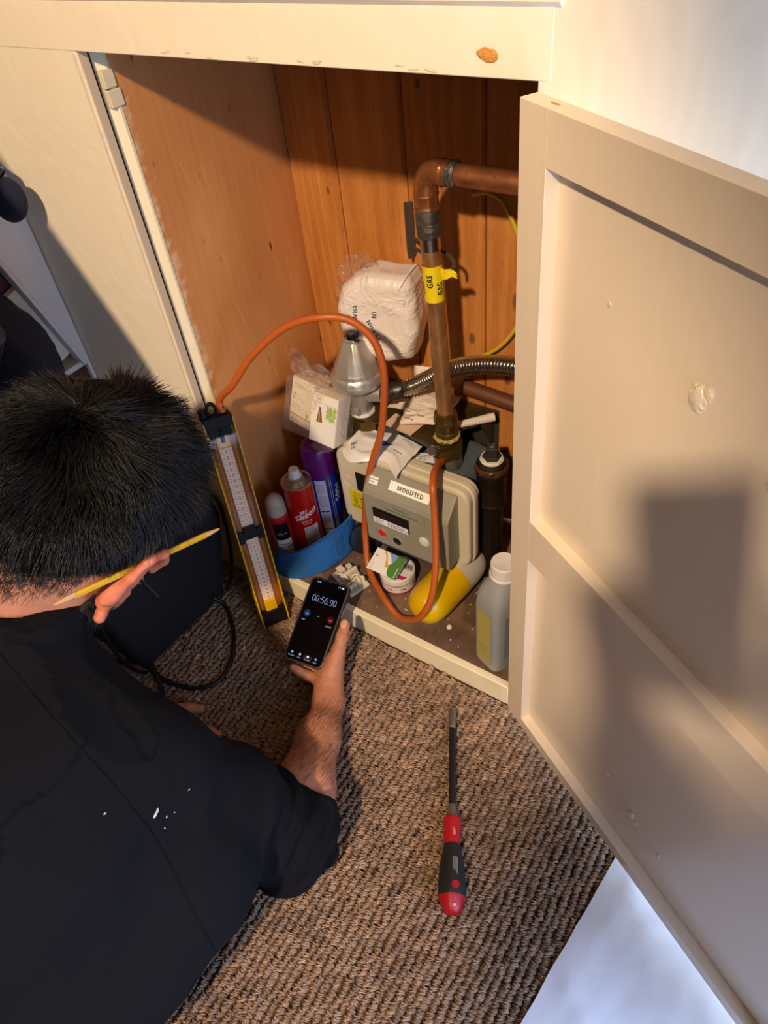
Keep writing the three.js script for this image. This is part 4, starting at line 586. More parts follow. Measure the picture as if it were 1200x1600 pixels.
// ---- round pot of leather cream with a card resting on it
{
  const x = -0.287, z = -0.106, o = thing('cream_pot', 'round white pot of cleaning cream with a pink band, under the card', 'pot', [x, YS, z]);
  const T = g => g.translate(x, 0, z);
  const side = canvasTex(1024, 128, (c, w, h) => { fillBG(c, w, h, '#ddd6cc'); c.fillStyle = '#8d1740'; c.fillRect(0, h * 0.80, w, h * 0.2); c.fillStyle = '#b31a5c'; for (let i = 0; i < 8; i++) { c.beginPath(); c.ellipse(90 + i * 128, h * 0.42, 30, 16, 0.2, 0, 7); c.fill(); } c.fillStyle = '#ddd6cc'; for (let i = 0; i < 8; i++) { c.beginPath(); c.ellipse(84 + i * 128, h * 0.44, 18, 7, 0.2, 0, 7); c.fill(); } });
  part('jar', merge([canBody(0.0335, YS + 0.002, YS + 0.024, x, z, 0.3), T(lathe([[0, YS], [0.032, YS], [0.0335, YS + 0.002]], 48))]), std({ map: side, roughness: 0.3 }), o);
  part('neck', T(lathe([[0.031, YS + 0.023], [0.031, YS + 0.028]], 48, 0)), M.black, o);
  const lid = part('lid', T(lathe([[0.0325, YS + 0.0265], [0.0345, YS + 0.0268], [0.0345, YS + 0.038], [0.0338, YS + 0.0400], [0.0315, YS + 0.0412], [0.0312, YS + 0.0405], [0, YS + 0.0405]], 56, 0.4)), std({ color: 0xd8d3c8, roughness: 0.35 }), o);
  const top = canvasTex(512, 512, (c, w, h) => { fillBG(c, w, h, '#d9d5cc'); c.fillStyle = '#9b9791'; c.fillRect(w * 0.56, h * 0.20, w * 0.44, h * 0.24); c.fillStyle = '#1a1a1a'; c.font = 'bold 62px sans-serif'; c.fillText('NING', w * 0.62, h * 0.36); c.font = 'italic 52px serif'; c.fillText('Clarks', w * 0.16, h * 0.62); c.fillStyle = '#c01a78'; c.fillRect(w * 0.06, h * 0.72, w * 0.88, h * 0.14); c.fillStyle = '#8e1258'; c.fillRect(w * 0.06, h * 0.84, w * 0.88, h * 0.02); });
  const disc = new THREE.CylinderGeometry(0.0312, 0.0312, 0.0006, 48); { const p = disc.attributes.position, uv = disc.attributes.uv; for (let i = 0; i < p.count; i++) uv.setXY(i, 0.5 + p.getX(i) / 0.0624, 0.5 - p.getZ(i) / 0.0624); }
  disc.rotateY(0.12); part('lid_print', T(disc.translate(0, YS + 0.0408, 0)), std({ map: top, roughness: 0.35 }), lid);
  // card
  const cardT = canvasTex(640, 400, (c, w, h) => { fillBG(c, w, h, '#e6e2da');
    c.fillStyle = '#7c9ac8'; c.beginPath(); c.moveTo(w * 0.40, 0); c.lineTo(w * 0.78, 0); c.lineTo(w * 0.66, h * 0.44); c.bezierCurveTo(w * 0.55, h * 0.20, w * 0.52, h * 0.1, w * 0.40, 0); c.fill();
    c.fillStyle = '#4d8038'; c.beginPath(); c.moveTo(w * 0.72, 0); c.lineTo(w, 0); c.lineTo(w, h); c.lineTo(w * 0.82, h); c.bezierCurveTo(w * 0.60, h, w * 0.64, h * 0.7, w * 0.58, h * 0.55); c.bezierCurveTo(w * 0.62, h * 0.45, w * 0.75, h * 0.35, w * 0.72, 0); c.fill();
    c.fillStyle = '#e39a1f'; c.beginPath(); c.moveTo(w * 0.30, 0); c.bezierCurveTo(w * 0.46, h * 0.12, w * 0.46, h * 0.40, w * 0.62, h * 0.60); c.lineTo(w * 0.52, h * 0.68); c.bezierCurveTo(w * 0.45, h * 0.45, w * 0.42, h * 0.2, w * 0.28, 0.06 * h); c.fill();
    c.fillStyle = '#f2f2ee'; c.font = 'bold 34px sans-serif'; c.save(); c.translate(w * 0.93, h * 0.94); c.rotate(-Math.PI / 2); c.fillText('Recycle for', 0, -6); c.restore();
    c.fillStyle = '#2c2a28'; c.save(); c.translate(w * 0.09, h * 0.95); c.rotate(-Math.PI / 2); c.font = '22px sans-serif'; c.fillText('County Council', 0, 0); c.fillText('www.council', 0, 30); c.fillRect(240, -4, 22, 30); c.restore(); });
  const cX = V(0.62, 0.15, -0.52).normalize();
  const cg = frame(new RoundedBoxGeometry(0.068, 0.046, 0.0008, 1, 0.0004), [-0.3035, 0.1055, -0.096], [1, 0.03, 0.02], [0, 0.36, -0.93]);
  void cX; const zf = V(1, 0.03, 0.02).normalize().cross(V(0, 0.36, -0.93)).normalize();
  const cd = thing('plastic_card', 'white plastic card with blue, green and orange swirl leaning on the pot', 'card', [-0.3035, 0.093, -0.096]);
  part('card', cg, std({ color: 0xe6e2da, roughness: 0.35 }), cd);
  part('card_print', frame(plate(0.0675, 0.0455, 0.0002), V(-0.3035, 0.1055, -0.096).addScaledVector(zf, 0.00055).toArray(), [1, 0.03, 0.02], [0, 0.36, -0.93]), std({ map: cardT, roughness: 0.32 }), cd);
}
// ---- old cream light fitting parts: terminal plate with moulded posts
{
  const o = thing('connector_base', 'broken cream plastic connector base with moulded posts on the shelf front', 'connector', [-0.372, YS, -0.062]);
  const pm = std({ color: 0xcfc4a6, roughness: 0.5 }), X = [0.93, 0, 0.36], Y = [0, 1, 0.1];
  const L = (g, x, y, z) => { g.translate(x, y, z); return frame(g, [-0.372, YS, -0.062], X, Y); };
  part('plate', L(new RoundedBoxGeometry(0.072, 0.006, 0.046, 3, 0.0015), 0, 0.003, 0), pm, o);
  for (let i = 0; i < 4; i++) part('post', L(lathe([[0, 0], [0.0052, 0], [0.0058, 0.010], [0.0045, 0.012], [0.003, 0.0085], [0, 0.0085]], 20), 0.022 + (i % 2) * 0.002, 0.006 + 0.002 * i, -0.016 + i * 0.0095), pm, o);
  part('wall', L(new RoundedBoxGeometry(0.006, 0.018, 0.038, 2, 0.001), -0.006, 0.013, -0.003), pm, o);
  part('arch', L(new THREE.TorusGeometry(0.012, 0.0028, 8, 24, Math.PI).rotateY(0.4), -0.010, 0.008, 0.010), pm, o);
  part('arch', L(new THREE.TorusGeometry(0.009, 0.0024, 8, 24, Math.PI).rotateY(1.2), 0.006, 0.008, -0.010), pm, o);
  part('terminal_block', L(new RoundedBoxGeometry(0.018, 0.012, 0.014, 2, 0.001), -0.026, 0.012, 0.004), pm, o);
  part('terminal_block', L(new RoundedBoxGeometry(0.012, 0.009, 0.010, 2, 0.001), -0.024, 0.010, -0.014), pm, o);
}
{ // dark blue round cap standing on edge at the left of the meter
  const g = lathe([[0, 0], [0.030, 0], [0.034, 0.003], [0.034, 0.012], [0.031, 0.016], [0.012, 0.018], [0, 0.018]], 40); along(g, [-0.396, YS + 0.033, -0.150], [0.75, 0.30, 0.6]);
  single('plastic_disc', 'dark navy plastic disc standing on edge between the strap and the meter', 'disc', g, std({ color: 0x0f1a2c, roughness: 0.45 }), [-0.396, YS, -0.150]);
  const k = thing('storage_jar', 'brown glass jar standing in shadow between the cans and the meter', 'jar', [-0.436, YS, -0.235]);
  part('jar', lathe([[0, YS], [0.024, YS], [0.026, 0.056], [0.026, 0.125], [0.022, 0.135], [0.018, 0.138]], 32).translate(-0.436, 0, -0.235), std({ color: 0x6a5218, roughness: 0.3 }), k);
  part('lid', lathe([[0.0, 0.155], [0.020, 0.155], [0.021, 0.15], [0.021, 0.136], [0, 0.136]], 32).translate(-0.436, 0, -0.235), std({ color: 0x2a241c, roughness: 0.5 }), k);
}
// ---- lying bottle, white with a big yellow lower half
{
  const o = thing('squeeze_bottle', 'yellow and white plastic bottle lying on its side at the front of the shelf', 'bottle', [-0.185, YS, -0.10]);
  const a = [-0.195, YS + 0.0402, -0.030], dir = [0.13, 0.02, -1], R0 = 0.0395;
  part('yellow_base', along(lathe([[0, 0], [0.012, 0.0015], [0.026, 0.008], [0.0345, 0.018], [0.0382, 0.032], [R0, 0.05], [R0 + 0.0002, 0.108]], 48, 0), a, dir), std({ color: 0xd3a700, roughness: 0.28 }), o, 'yellow lower half');
  part('white_body', along(lathe([[R0 - 0.0004, 0.108], [R0 - 0.0004, 0.135], [0.037, 0.155], [0.032, 0.170], [0.022, 0.180], [0.0125, 0.184], [0.0125, 0.186]], 48, 0), a, dir), std({ color: 0xb9b2a6, roughness: 0.35 }), o);
  part('cap', along(lathe([[0.0125, 0.184], [0.0155, 0.184], [0.0165, 0.188], [0.015, 0.206], [0.012, 0.209], [0, 0.209]], 32), a, dir), std({ color: 0x8f8b86, roughness: 0.25, metalness: 0.4 }), o);
}
// ---- grey translucent bottle with dark liquid
{
  const o = thing('liquid_bottle', 'translucent grey bottle with white screw cap, one third full of dark liquid', 'bottle', [-0.040, YS, -0.058]);
  const cx = -0.040, cz = -0.058, tw = 1.24;
  const sec = (y, sx, sz, r) => { const out = [], n = 40; for (let i = 0; i < n; i++) { const a = i / n * 6.283, c = Math.cos(a), s = Math.sin(a), e = r; const x = Math.sign(c) * Math.pow(Math.abs(c), e) * sx, z = Math.sign(s) * Math.pow(Math.abs(s), e) * sz; out.push([x, y, z]); } return out; };
  const loft = (secs, capA = true, capB = true) => { const n = secs[0].length, pos = [], idx = []; secs.forEach(s => s.forEach(p => pos.push(...p))); for (let k = 0; k < secs.length - 1; k++) for (let i = 0; i < n; i++) { const a = k * n + i, b = k * n + (i + 1) % n; idx.push(a, a + n, b, b, a + n, b + n); } const cap = (k, fl) => { const s = secs[k], m = pos.length / 3; pos.push(0, s[0][1], 0); for (let i = 0; i < n; i++) { const a = k * n + i, b = k * n + (i + 1) % n; fl ? idx.push(m, a, b) : idx.push(m, b, a); } }; if (capA) cap(0, true); if (capB) cap(secs.length - 1, false); const g = new THREE.BufferGeometry(); g.setAttribute('position', new THREE.Float32BufferAttribute(pos, 3)); g.setIndex(idx); g.computeVertexNormals(); g.rotateY(tw); g.translate(cx, 0, cz); return g; };
  const sx = 0.0405, sz = 0.030, e = 0.45;
  const body = loft([sec(YS, sx - 0.006, sz - 0.006, e), sec(YS + 0.003, sx - 0.002, sz - 0.002, e), sec(YS + 0.010, sx, sz, e), sec(YS + 0.15, sx, sz, e), sec(YS + 0.175, sx - 0.001, sz - 0.001, 0.5), sec(YS + 0.192, sx - 0.006, sz - 0.004, 0.6), sec(YS + 0.206, sx - 0.015, sz - 0.009, 0.8), sec(YS + 0.214, 0.019, 0.018, 1), sec(YS + 0.222, 0.0165, 0.0165, 1)], true, false);
  part('bottle', body, phys({ color: 0xc9cdd0, roughness: 0.38, transmission: 0.55, thickness: 0, ior: 1.45, side: THREE.DoubleSide }), o);
  part('liquid', loft([sec(YS + 0.0025, sx - 0.006, sz - 0.006, e), sec(YS + 0.010, sx - 0.0012, sz - 0.0012, e), sec(YS + 0.075, sx - 0.0012, sz - 0.0012, e)]), std({ color: 0x2c3742, roughness: 0.3 }), o, 'dark blue-grey liquid');
  part('cap', lathe([[0.0165, YS + 0.217], [0.0225, YS + 0.217], [0.0225, YS + 0.220], [0.0212, YS + 0.2215], [0.0205, YS + 0.243], [0.0190, YS + 0.2455], [0.0165, YS + 0.2448], [0, YS + 0.2445]], 40, 0.4).translate(cx, 0, cz), std({ color: 0xddd9d4, roughness: 0.45 }), o);
  const T = canvasTex(256, 512, (c, w, h) => { c.clearRect(0, 0, w, h); fillBG(c, w, h, '#b9ad5a'); greeking(c, 20, h * 0.62, w * 0.8, 9, 17, '#8f8748', 3, 0.3); });
  const lab = (u, nx, nz, w, h, y, tex, tr) => { const ca = Math.cos(tw), sa = Math.sin(tw); const rx = (x, z) => [x * ca + z * sa, -x * sa + z * ca]; const [ox, oz] = rx(...u), [ax, az] = rx(nx, nz); const Xd = V(az, 0, -ax); part('label', frame(plate(w, h, 0.0004), [cx + ox, y, cz + oz], Xd.toArray(), [0, 1, 0]), phys({ map: tex, roughness: 0.5, transmission: tr, thickness: 0 }), o); };
  lab([-sx - 0.0004, 0], -1, 0, 0.032, 0.135, YS + 0.085, T, 0.2);
  lab([0, sz + 0.0004], 0, 1, 0.048, 0.11, YS + 0.095, canvasTex(256, 512, (c, w, h) => { fillBG(c, w, h, '#8d9298'); c.fillStyle = '#d9b51c'; c.font = '900 96px sans-serif'; c.fillText('BAT', w * 0.38, h * 0.34); c.fillStyle = '#15161a'; c.fillRect(w * 0.40, h * 0.70, w * 0.6, h * 0.10); c.fillStyle = '#6a7077'; c.fillRect(w * 0.34, h * 0.82, w * 0.6, h * 0.16); }), 0.25);
}
// ---------------------------------------------------------------- gauge, hose, tools and things on the carpet
{
  const o = thing('water_manometer', 'yellow edged water manometer with a red scale standing on the carpet, leaning on the jamb', 'manometer', [-0.458, 0, 0.075]);
  const B = V(-0.4585, 0.0075, 0.0755), Tt = V(-0.548, 0.432, -0.004), ax = Tt.clone().sub(B), L = ax.length(); ax.normalize();
  const X = V(0.47, 0, -0.88).normalize(); X.addScaledVector(ax, -X.dot(ax)).normalize(); const N = X.clone().cross(ax);
  const W = 0.0535, D = 0.026;
  const P = (g, x, y, z) => { g.translate(x, y, z); g.applyMatrix4(new THREE.Matrix4().makeBasis(X, ax, N)); g.translate(B.x, B.y, B.z); return g; };
  const yel = std({ color: 0xd8ae0c, roughness: 0.4 }), blk = phys({ color: 0x0e0d0c, roughness: 0.6, specularIntensity: 0.5 });
  part('back_board', P(new RoundedBoxGeometry(W - 0.004, L * 0.86, 0.003, 2, 0.001), 0, L * 0.49, -D + 0.002), std({ color: 0xe6b877, roughness: 0.5 }), o);
  for (const s of [-1, 1]) part('side_wall', P(new RoundedBoxGeometry(0.0024, L * 0.985, D, 2, 0.0008), s * (W / 2 - 0.0012), L * 0.4925, -D / 2), yel, o);
  part('end_block', P(new RoundedBoxGeometry(W - 0.005, 0.034, D - 0.004, 2, 0.002), 0, 0.018, -D / 2 - 0.001), blk, o, 'black bottom block');
  const top = part('end_block', P(new RoundedBoxGeometry(W - 0.003, 0.022, D, 2, 0.002), 0, L - 0.010, -D / 2), blk, o, 'black top block');
  part('nozzle', P(lathe([[0.0035, 0], [0.0055, 0.001], [0.0055, 0.006], [0.0042, 0.008], [0.0052, 0.011], [0.0042, 0.014], [0.0030, 0.018]], 20), 0.013, L, -0.012), blk, top);
  part('nozzle', P(lathe([[0, 0.016], [0.007, 0.016], [0.0075, 0.012], [0.0065, 0.008], [0.0075, 0.004], [0.0075, 0]], 20), -0.020, L, -0.012), blk, top);
  part('hanging_loop', P(new THREE.TorusGeometry(0.0095, 0.0034, 10, 32).scale(0.8, 1.15, 1), -0.004, L + 0.010, -0.014), blk, top);
  part('clamp', P(new RoundedBoxGeometry(0.040, 0.020, 0.010, 2, 0.002), 0, L - 0.030, -0.010), blk, top); part('clamp_screw', P(new RoundedBoxGeometry(0.007, 0.024, 0.012, 2, 0.002), 0, L - 0.036, -0.008), blk, top);
  const st = (n0, n1, step, col) => canvasTex(256, 1024, (c, w, h) => { fillBG(c, w, h, '#efe4d6'); c.fillStyle = col; c.font = 'bold 46px sans-serif'; c.textAlign = 'center'; c.textBaseline = 'middle'; const n = Math.round(Math.abs(n1 - n0) / step); for (let i = 0; i <= n; i++) { const y = h * (0.03 + 0.94 * i / n); const v = Math.round(n0 + (n1 - n0) * i / n); c.fillRect(w * 0.03, y - 2.5, w * 0.26, 5); c.fillRect(w * 0.71, y - 2.5, w * 0.26, 5); if (i < n) { const y2 = y + h * 0.47 / n; c.fillRect(w * 0.12, y2 - 2, w * 0.17, 4); c.fillRect(w * 0.71, y2 - 2, w * 0.17, 4); } c.fillText(String(Math.abs(v)), w * 0.5, y); } });
  const scale = (nm, y0, y1, tex) => part(nm, P(plate(0.022, (y1 - y0) * L, 0.0012), 0, (y0 + y1) / 2 * L, -0.010), std({ map: tex, roughness: 0.5 }), o, 'white scale strip with graduations');
  scale('scale', 0.50, 0.885, st(30, 2, 2, '#a03028')); scale('scale', 0.135, 0.455, st(0, 30, 2, '#6a3a30'));
  for (const y of [0.895, 0.105]) part('packing_block', P(new RoundedBoxGeometry(0.024, 0.026, 0.016, 2, 0.003), 0, y * L, -0.013), std({ color: 0xd8b400, roughness: 0.4 }), o);
  for (const s of [-1, 1]) { part('glass_tube', P(new THREE.CylinderGeometry(0.0042, 0.0042, L * 0.80, 18, 1, true), s * 0.0165, L * 0.49, -0.009), phys({ color: 0xe6c69a, roughness: 0.15, transmission: 0.85, thickness: 0, ior: 1.4 }), o); }
  const br = part('slide_bracket', P(new RoundedBoxGeometry(W - 0.004, 0.011, 0.012, 2, 0.002), 0, 0.478 * L, -0.005), blk, o);
  part('bracket_tab', P(new RoundedBoxGeometry(0.024, 0.024, 0.010, 2, 0.002), 0, 0.483 * L, -0.0045), blk, br);
  for (const s of [-1, 1]) part('bracket_foot', P(new RoundedBoxGeometry(0.011, 0.024, 0.011, 2, 0.002), s * 0.0185, 0.470 * L, -0.005), blk, br);
  part('front_cover', P(new THREE.BoxGeometry(W - 0.005, L * 0.84, 0.0015), 0, L * 0.50, -0.0015), phys({ color: 0xfffaf2, roughness: 0.05, transmission: 1, thickness: 0, ior: 1.3, specularIntensity: 0.25 }), o);
  // orange rubber hose from the gauge, over and round to the meter test point
  const h = thing('rubber_hose', 'orange rubber hose arching from the manometer over to the gas meter and looping below it', 'hose', [-0.232, YS, -0.033]);
  const n0 = B.clone().addScaledVector(X, 0.013).addScaledVector(ax, L + 0.002).addScaledVector(N, -0.012);
  const pts = [n0, n0.clone().addScaledVector(ax, 0.02), V(-0.522, 0.4857, -0.033), V(-0.4828, 0.5384, -0.055), V(-0.4242, 0.5883, -0.085), V(-0.371, 0.6064, -0.105), V(-0.3339, 0.6006, -0.125), V(-0.3043, 0.5739, -0.135), V(-0.2925, 0.5266, -0.14), V(-0.2987, 0.4531, -0.14), V(-0.3131, 0.3842, -0.139), V(-0.333, 0.3257, -0.134), V(-0.353, 0.2524, -0.1295), V(-0.3638, 0.1879, -0.127), V(-0.3652, 0.1267, -0.118), V(-0.3442, 0.078, -0.090), V(-0.2757, 0.068, -0.0441), V(-0.2358, 0.0585, -0.0304), V(-0.2060, 0.076, -0.0250), V(-0.1800, 0.108, -0.0220), V(-0.1655, 0.147, -0.0340), V(-0.1640, 0.190, -0.0495), V(-0.1703, 0.238, -0.0688), V(-0.1832, 0.305, -0.0916), V(-0.1904, 0.3446, -0.102), V(-0.2022, 0.3511, -0.124), V(-0.2183, 0.3365, -0.165), V(-0.224, 0.326, -0.187)];
  part('tube', tube(pts, 0.0060, 420, 18), M.rubberOrange, h);
  part('cuff', merge([rod(n0, n0.clone().addScaledVector(ax, 0.006), 0.0066)]), M.rubberOrange, h);
}
{ // screwdriver on the carpet
  const A = V(-0.0700, 0.0145, 0.0626), Bt = V(0.0926, 0.0275, 0.3444), d = A.clone().sub(Bt), L = d.length(); d.normalize();
  const o = thing('screwdriver', 'nut driver with red and black handle lying on the carpet', 'screwdriver', [0.0926, 0.005, 0.3444]);
  const q = L / 0.322, T = g => along(g, Bt.toArray(), d.toArray());
  const sc = pr => pr.map(p => [p[0], p[1] * q]);
  const red = std({ color: 0xa80f1c, roughness: 0.4 }), blk = std({ color: 0x191817, roughness: 0.6 });
  const soft = g => { const p = g.attributes.position; for (let i = 0; i < p.count; i++) { const x = p.getX(i), z = p.getZ(i), a = Math.atan2(z, x), k = 1 - 0.035 * (0.5 - 0.5 * Math.cos(a * 6)); p.setX(i, x * k); p.setZ(i, z * k); } g.computeVertexNormals(); return g; };
  part('end_cap', T(soft(lathe(sc([[0, 0], [0.007, 0.0005], [0.0115, 0.003], [0.0155, 0.010], [0.0190, 0.020], [0.0196, 0.0225]]), 48, 0))), red, o);
  part('grip', T(soft(lathe(sc([[0.0193, 0.0222], [0.0203, 0.026], [0.0206, 0.034], [0.0203, 0.044], [0.0190, 0.058], [0.0168, 0.074], [0.0138, 0.088], [0.0122, 0.0945]]), 48, 0))), blk, o);
  part('collar', T(soft(lathe(sc([[0.0122, 0.094], [0.0126, 0.100], [0.0136, 0.112], [0.0146, 0.124], [0.0147, 0.130], [0.0135, 0.1335], [0.008, 0.1345], [0, 0.1345]]), 48, 0.7))), red, o);
  part('ferrule', T(lathe(sc([[0.007, 0.134], [0.0068, 0.135], [0.0068, 0.153], [0.0060, 0.1545], [0.005, 0.1545]]), 28)), std({ color: 0x8a857c, metalness: 0.8, roughness: 0.4 }), o);
  part('shaft', T(lathe(sc([[0.0056, 0.154], [0.0056, 0.285]]), 24, 0)), std({ color: 0x16141a, roughness: 0.35 }), o);
  part('socket', T(lathe(sc([[0.0056, 0.2845], [0.0063, 0.286], [0.0063, 0.302], [0.0070, 0.306], [0.0070, 0.3205], [0.0063, 0.322], [0.0045, 0.322], [0.0042, 0.310], [0, 0.310]]), 28)), std({ color: 0x9a958c, metalness: 0.9, roughness: 0.35 }), o);
  // prints lie on the upper side of the handle
  const up = V(0.35, 0.86, 0.1); const side = up.clone().addScaledVector(d, -up.dot(d)).normalize();
  const print = (t0, t1, w, rOff, tex, nm) => { const c = Bt.clone().addScaledVector(d, (t0 + t1) / 2 * q).addScaledVector(side, rOff); const Y = d.clone(), X = Y.clone().cross(side); part(nm, frame(plate(w, (t1 - t0) * q, 0.0006), c.toArray(), X.toArray(), Y.toArray()), std({ map: tex, roughness: 0.5 }), o); };
  print(0.044, 0.071, 0.0072, 0.0188, canvasTex(64, 256, (c, w, h) => { fillBG(c, w, h, '#77736a'); greeking(c, 6, 10, 50, 14, 17, '#35322c', 3, 0.5); }), 'print');
  print(0.103, 0.118, 0.0050, 0.0137, canvasTex(64, 192, (c, w, h) => { fillBG(c, w, h, '#a80f1c'); c.save(); c.translate(w * 0.5, h * 0.9); c.rotate(-Math.PI / 2); c.fillStyle = '#e6c4bc'; c.font = 'bold 26px sans-serif'; c.fillText('SoftFinish', 0, -4); c.fillText('electric', 0, 22); c.restore(); }), 'print');
  const hx = new THREE.CylinderGeometry(0.0062, 0.0062, 0.003, 6); const cc = Bt.clone().addScaledVector(d, 0.0335 * q).addScaledVector(side, 0.0192); part('hex_mark', along(hx, cc.toArray(), side.toArray()), red, o);
  const c2 = Bt.clone().addScaledVector(d, 0.0085 * q).addScaledVector(side, 0.0150); const ny = d.clone().multiplyScalar(0.8).addScaledVector(side, 0.55); part('print', frame(plate(0.006, 0.007, 0.0005), c2.toArray(), ny.clone().cross(side).toArray(), ny.toArray()), std({ map: canvasTex(64, 64, (c, w, h) => { fillBG(c, w, h, '#a80f1c'); c.fillStyle = '#e8b8b0'; c.font = 'bold 50px sans-serif'; c.fillText('M', 8, 50); }), roughness: 0.5 }), o);
  const s = thing('wood_screw', 'tiny brass screw dropped on the carpet beside the tip of the nut driver', 'screw', [-0.1025, 0.004, 0.0838]);
  const sd = [0.15, 0.35, 1]; part('shank', along(lathe([[0, 0], [0.0009, 0.003], [0.0012, 0.012], [0.0013, 0.014]], 12), [-0.1025, 0.006, 0.0905], [-0.15, 0.25, -1]), M.brass, s); void sd;
  part('head', along(lathe([[0.0012, 0.0135], [0.0032, 0.0160], [0.003, 0.0166], [0, 0.0166]], 16), [-0.1025, 0.006, 0.0905], [-0.15, 0.25, -1]), M.brass, s);
}
{ // dust sheet on the floor at lower right
  const nx = 110, nz = 110, g = new THREE.BoxGeometry(0.64, 0.003, 0.95, nx, 1, nz), p = g.attributes.position;
  for (let i = 0; i < p.count; i++) { let x = p.getX(i), z = p.getZ(i); const X = 0.569 + x, Z = 0.535 + z; const top = p.getY(i) > 0;
    let y = 0.0135 + 0.003 * (0.5 + 0.5 * noise(X * 7 + Z * 3, Z * 2, 4)) + 0.0028 * (1 - Math.abs(noise(X * 9 - Z * 9, (X + Z) * 2.2, 9)) * 3) + 0.0015 * noise(X * 40, Z * 40, 3);
    const edge = Math.min(1, (X - 0.249) / 0.03); y = 0.0115 + (y - 0.0115) * clamp(edge, 0, 1); p.setXYZ(i, X - 0.028 * (Z - 0.18) / 0.22 * 0.8 * clamp(1 - (X - 0.249) / 0.5, 0, 1) + 0.002 * noise(Z * 20, 3, 1), y + (top ? 0.0015 : -0.0015), Z); }
  g.computeVertexNormals();
  single('dust_sheet', 'white cotton dust sheet spread on the carpet under the open door', 'dust sheet', metreUV(g), std({ color: 0xe6e4e4, roughness: 0.85, bumpMap: rep(clothBump, 40, 40), bumpScale: 0.0003 }), [0.569, 0, 0.535]);
}
{ // black soft tool case at the left
  const pts = [[0.066, 0.004], [0.010, 0.19], [0.022, 0.248], [0.06, 0.262], [0.29, 0.25], [0.315, 0.20], [0.285, 0.004]];
  const o = thing('tool_case', 'black fabric tool case standing on the carpet against the cream panel', 'case', [-0.76, 0, 0.17]);
  const b = prism(pts, 0.29, 0.014, 4).rotateY(-Math.PI / 2).translate(-0.607, 0, 0);
  const m = std({ color: 0x0c0b0b, roughness: 0.75, bumpMap: rep(clothBump, 20, 20), bumpScale: 0.0006 });
  part('shell', metreUV(b), m, o);
  part('piping', tube(pts.map(p => [-0.606, p[1] + 0.001, p[0]]), 0.0035, 160, 8, true), M.black, o);
  part('handle', tube([[-0.72, 0.255, 0.10], [-0.72, 0.300, 0.12], [-0.72, 0.305, 0.19], [-0.72, 0.252, 0.22]], 0.009, 40, 10), M.black, o);
  const cab = [[-0.6048, 0.03, 0.100], [-0.5856, 0.012, 0.094], [-0.5556, 0.010, 0.1095], [-0.5101, 0.010, 0.1456], [-0.4773, 0.010, 0.1939], [-0.4702, 0.010, 0.2331], [-0.489, 0.010, 0.2599], [-0.53, 0.010, 0.2779], [-0.5756, 0.013, 0.2842], [-0.6103, 0.014, 0.2752], [-0.6507, 0.012, 0.29], [-0.70, 0.012, 0.33]];
  single('power_cable', 'black rubber cable looping over the carpet from the tool case', 'cable', tube(cab, 0.0044, 220, 12), M.black, [-0.53, 0.005, 0.2]);
  single('power_cable', 'short black cable strand running under the kneeling person from the looped cable', 'cable', tube([[-0.66, 0.012, 0.262], [-0.6359, 0.010, 0.2702], [-0.595, 0.019, 0.2794], [-0.5567, 0.011, 0.2969], [-0.5255, 0.010, 0.3246], [-0.498, 0.010, 0.3597], [-0.49, 0.010, 0.41]], 0.0042, 120, 12), M.black, [-0.56, 0.005, 0.3]);
}
{ // white leaning shelf board with books behind it, left edge of the view
  const wh = std({ color: 0xcfc8c0, roughness: 0.55 });
  const o = thing('magazine_rack', 'white painted rack with a slanted side standing by the cream panel at the left', 'rack', [-0.92, 0.0, 0.03]);
  part('side_panel', prism([[-0.001, 0.0], [-0.001, 0.80], [0.100, 0.80], [0.0055, 0.46], [0.0055, 0.0]], 0.010, 0.001).rotateY(-Math.PI / 2).translate(-0.8585, 0, 0.002), wh, o);
  const slant = V(0, 0.34, 0.0945).normalize();
  part('front_rail', frame(new RoundedBoxGeometry(0.024, 0.36, 0.010, 2, 0.002), [-0.8715, 0.630, 0.056], [1, 0, 0], slant.toArray()), wh, o);
  part('back_panel', bx(-1.25, -0.87, 0.0, 0.80, 0.001, 0.006, 0.001), std({ color: 0x6d4f46, roughness: 0.7 }), o);
  part('shelf', bx(-1.25, -0.87, 0.45, 0.46, 0.006, 0.05, 0.001), wh, o);
  const bk = (nm, lab, x, y, w, h, col, txt) => { const t = thing(nm, lab, 'book', [x, y - h / 2, 0.045]); part('cover', frame(new RoundedBoxGeometry(w, h, 0.05, 2, 0.002), [x, y, 0.052], [1, 0, 0], [0, 0.95, 0.25]), std({ color: col, roughness: 0.6 }), t); if (txt) textPart('spine_print', w * 0.9, h * 0.6, (c, cw, chh) => { fillBG(c, cw, chh, '#d8cfbc'); c.fillStyle = '#2a2622'; c.save(); c.translate(cw * 0.25, chh * 0.35); c.rotate(Math.PI / 2); c.font = 'bold ' + cw * 0.62 + 'px serif'; c.fillText(txt, 0, 0); c.restore(); }, t, [x, y + 0.006, 0.0785], [1, 0, 0], [0, 0.95, 0.25], { px: 64 }); };
  bk('book', 'slim cream book in the white rack with LK on its spine', -0.893, 0.545, 0.017, 0.15, 0xd8cfbc, 'LK');
  bk('book', 'dark red book beside the slim cream book in the white rack', -0.925, 0.60, 0.035, 0.17, 0x5a2f2c);
}
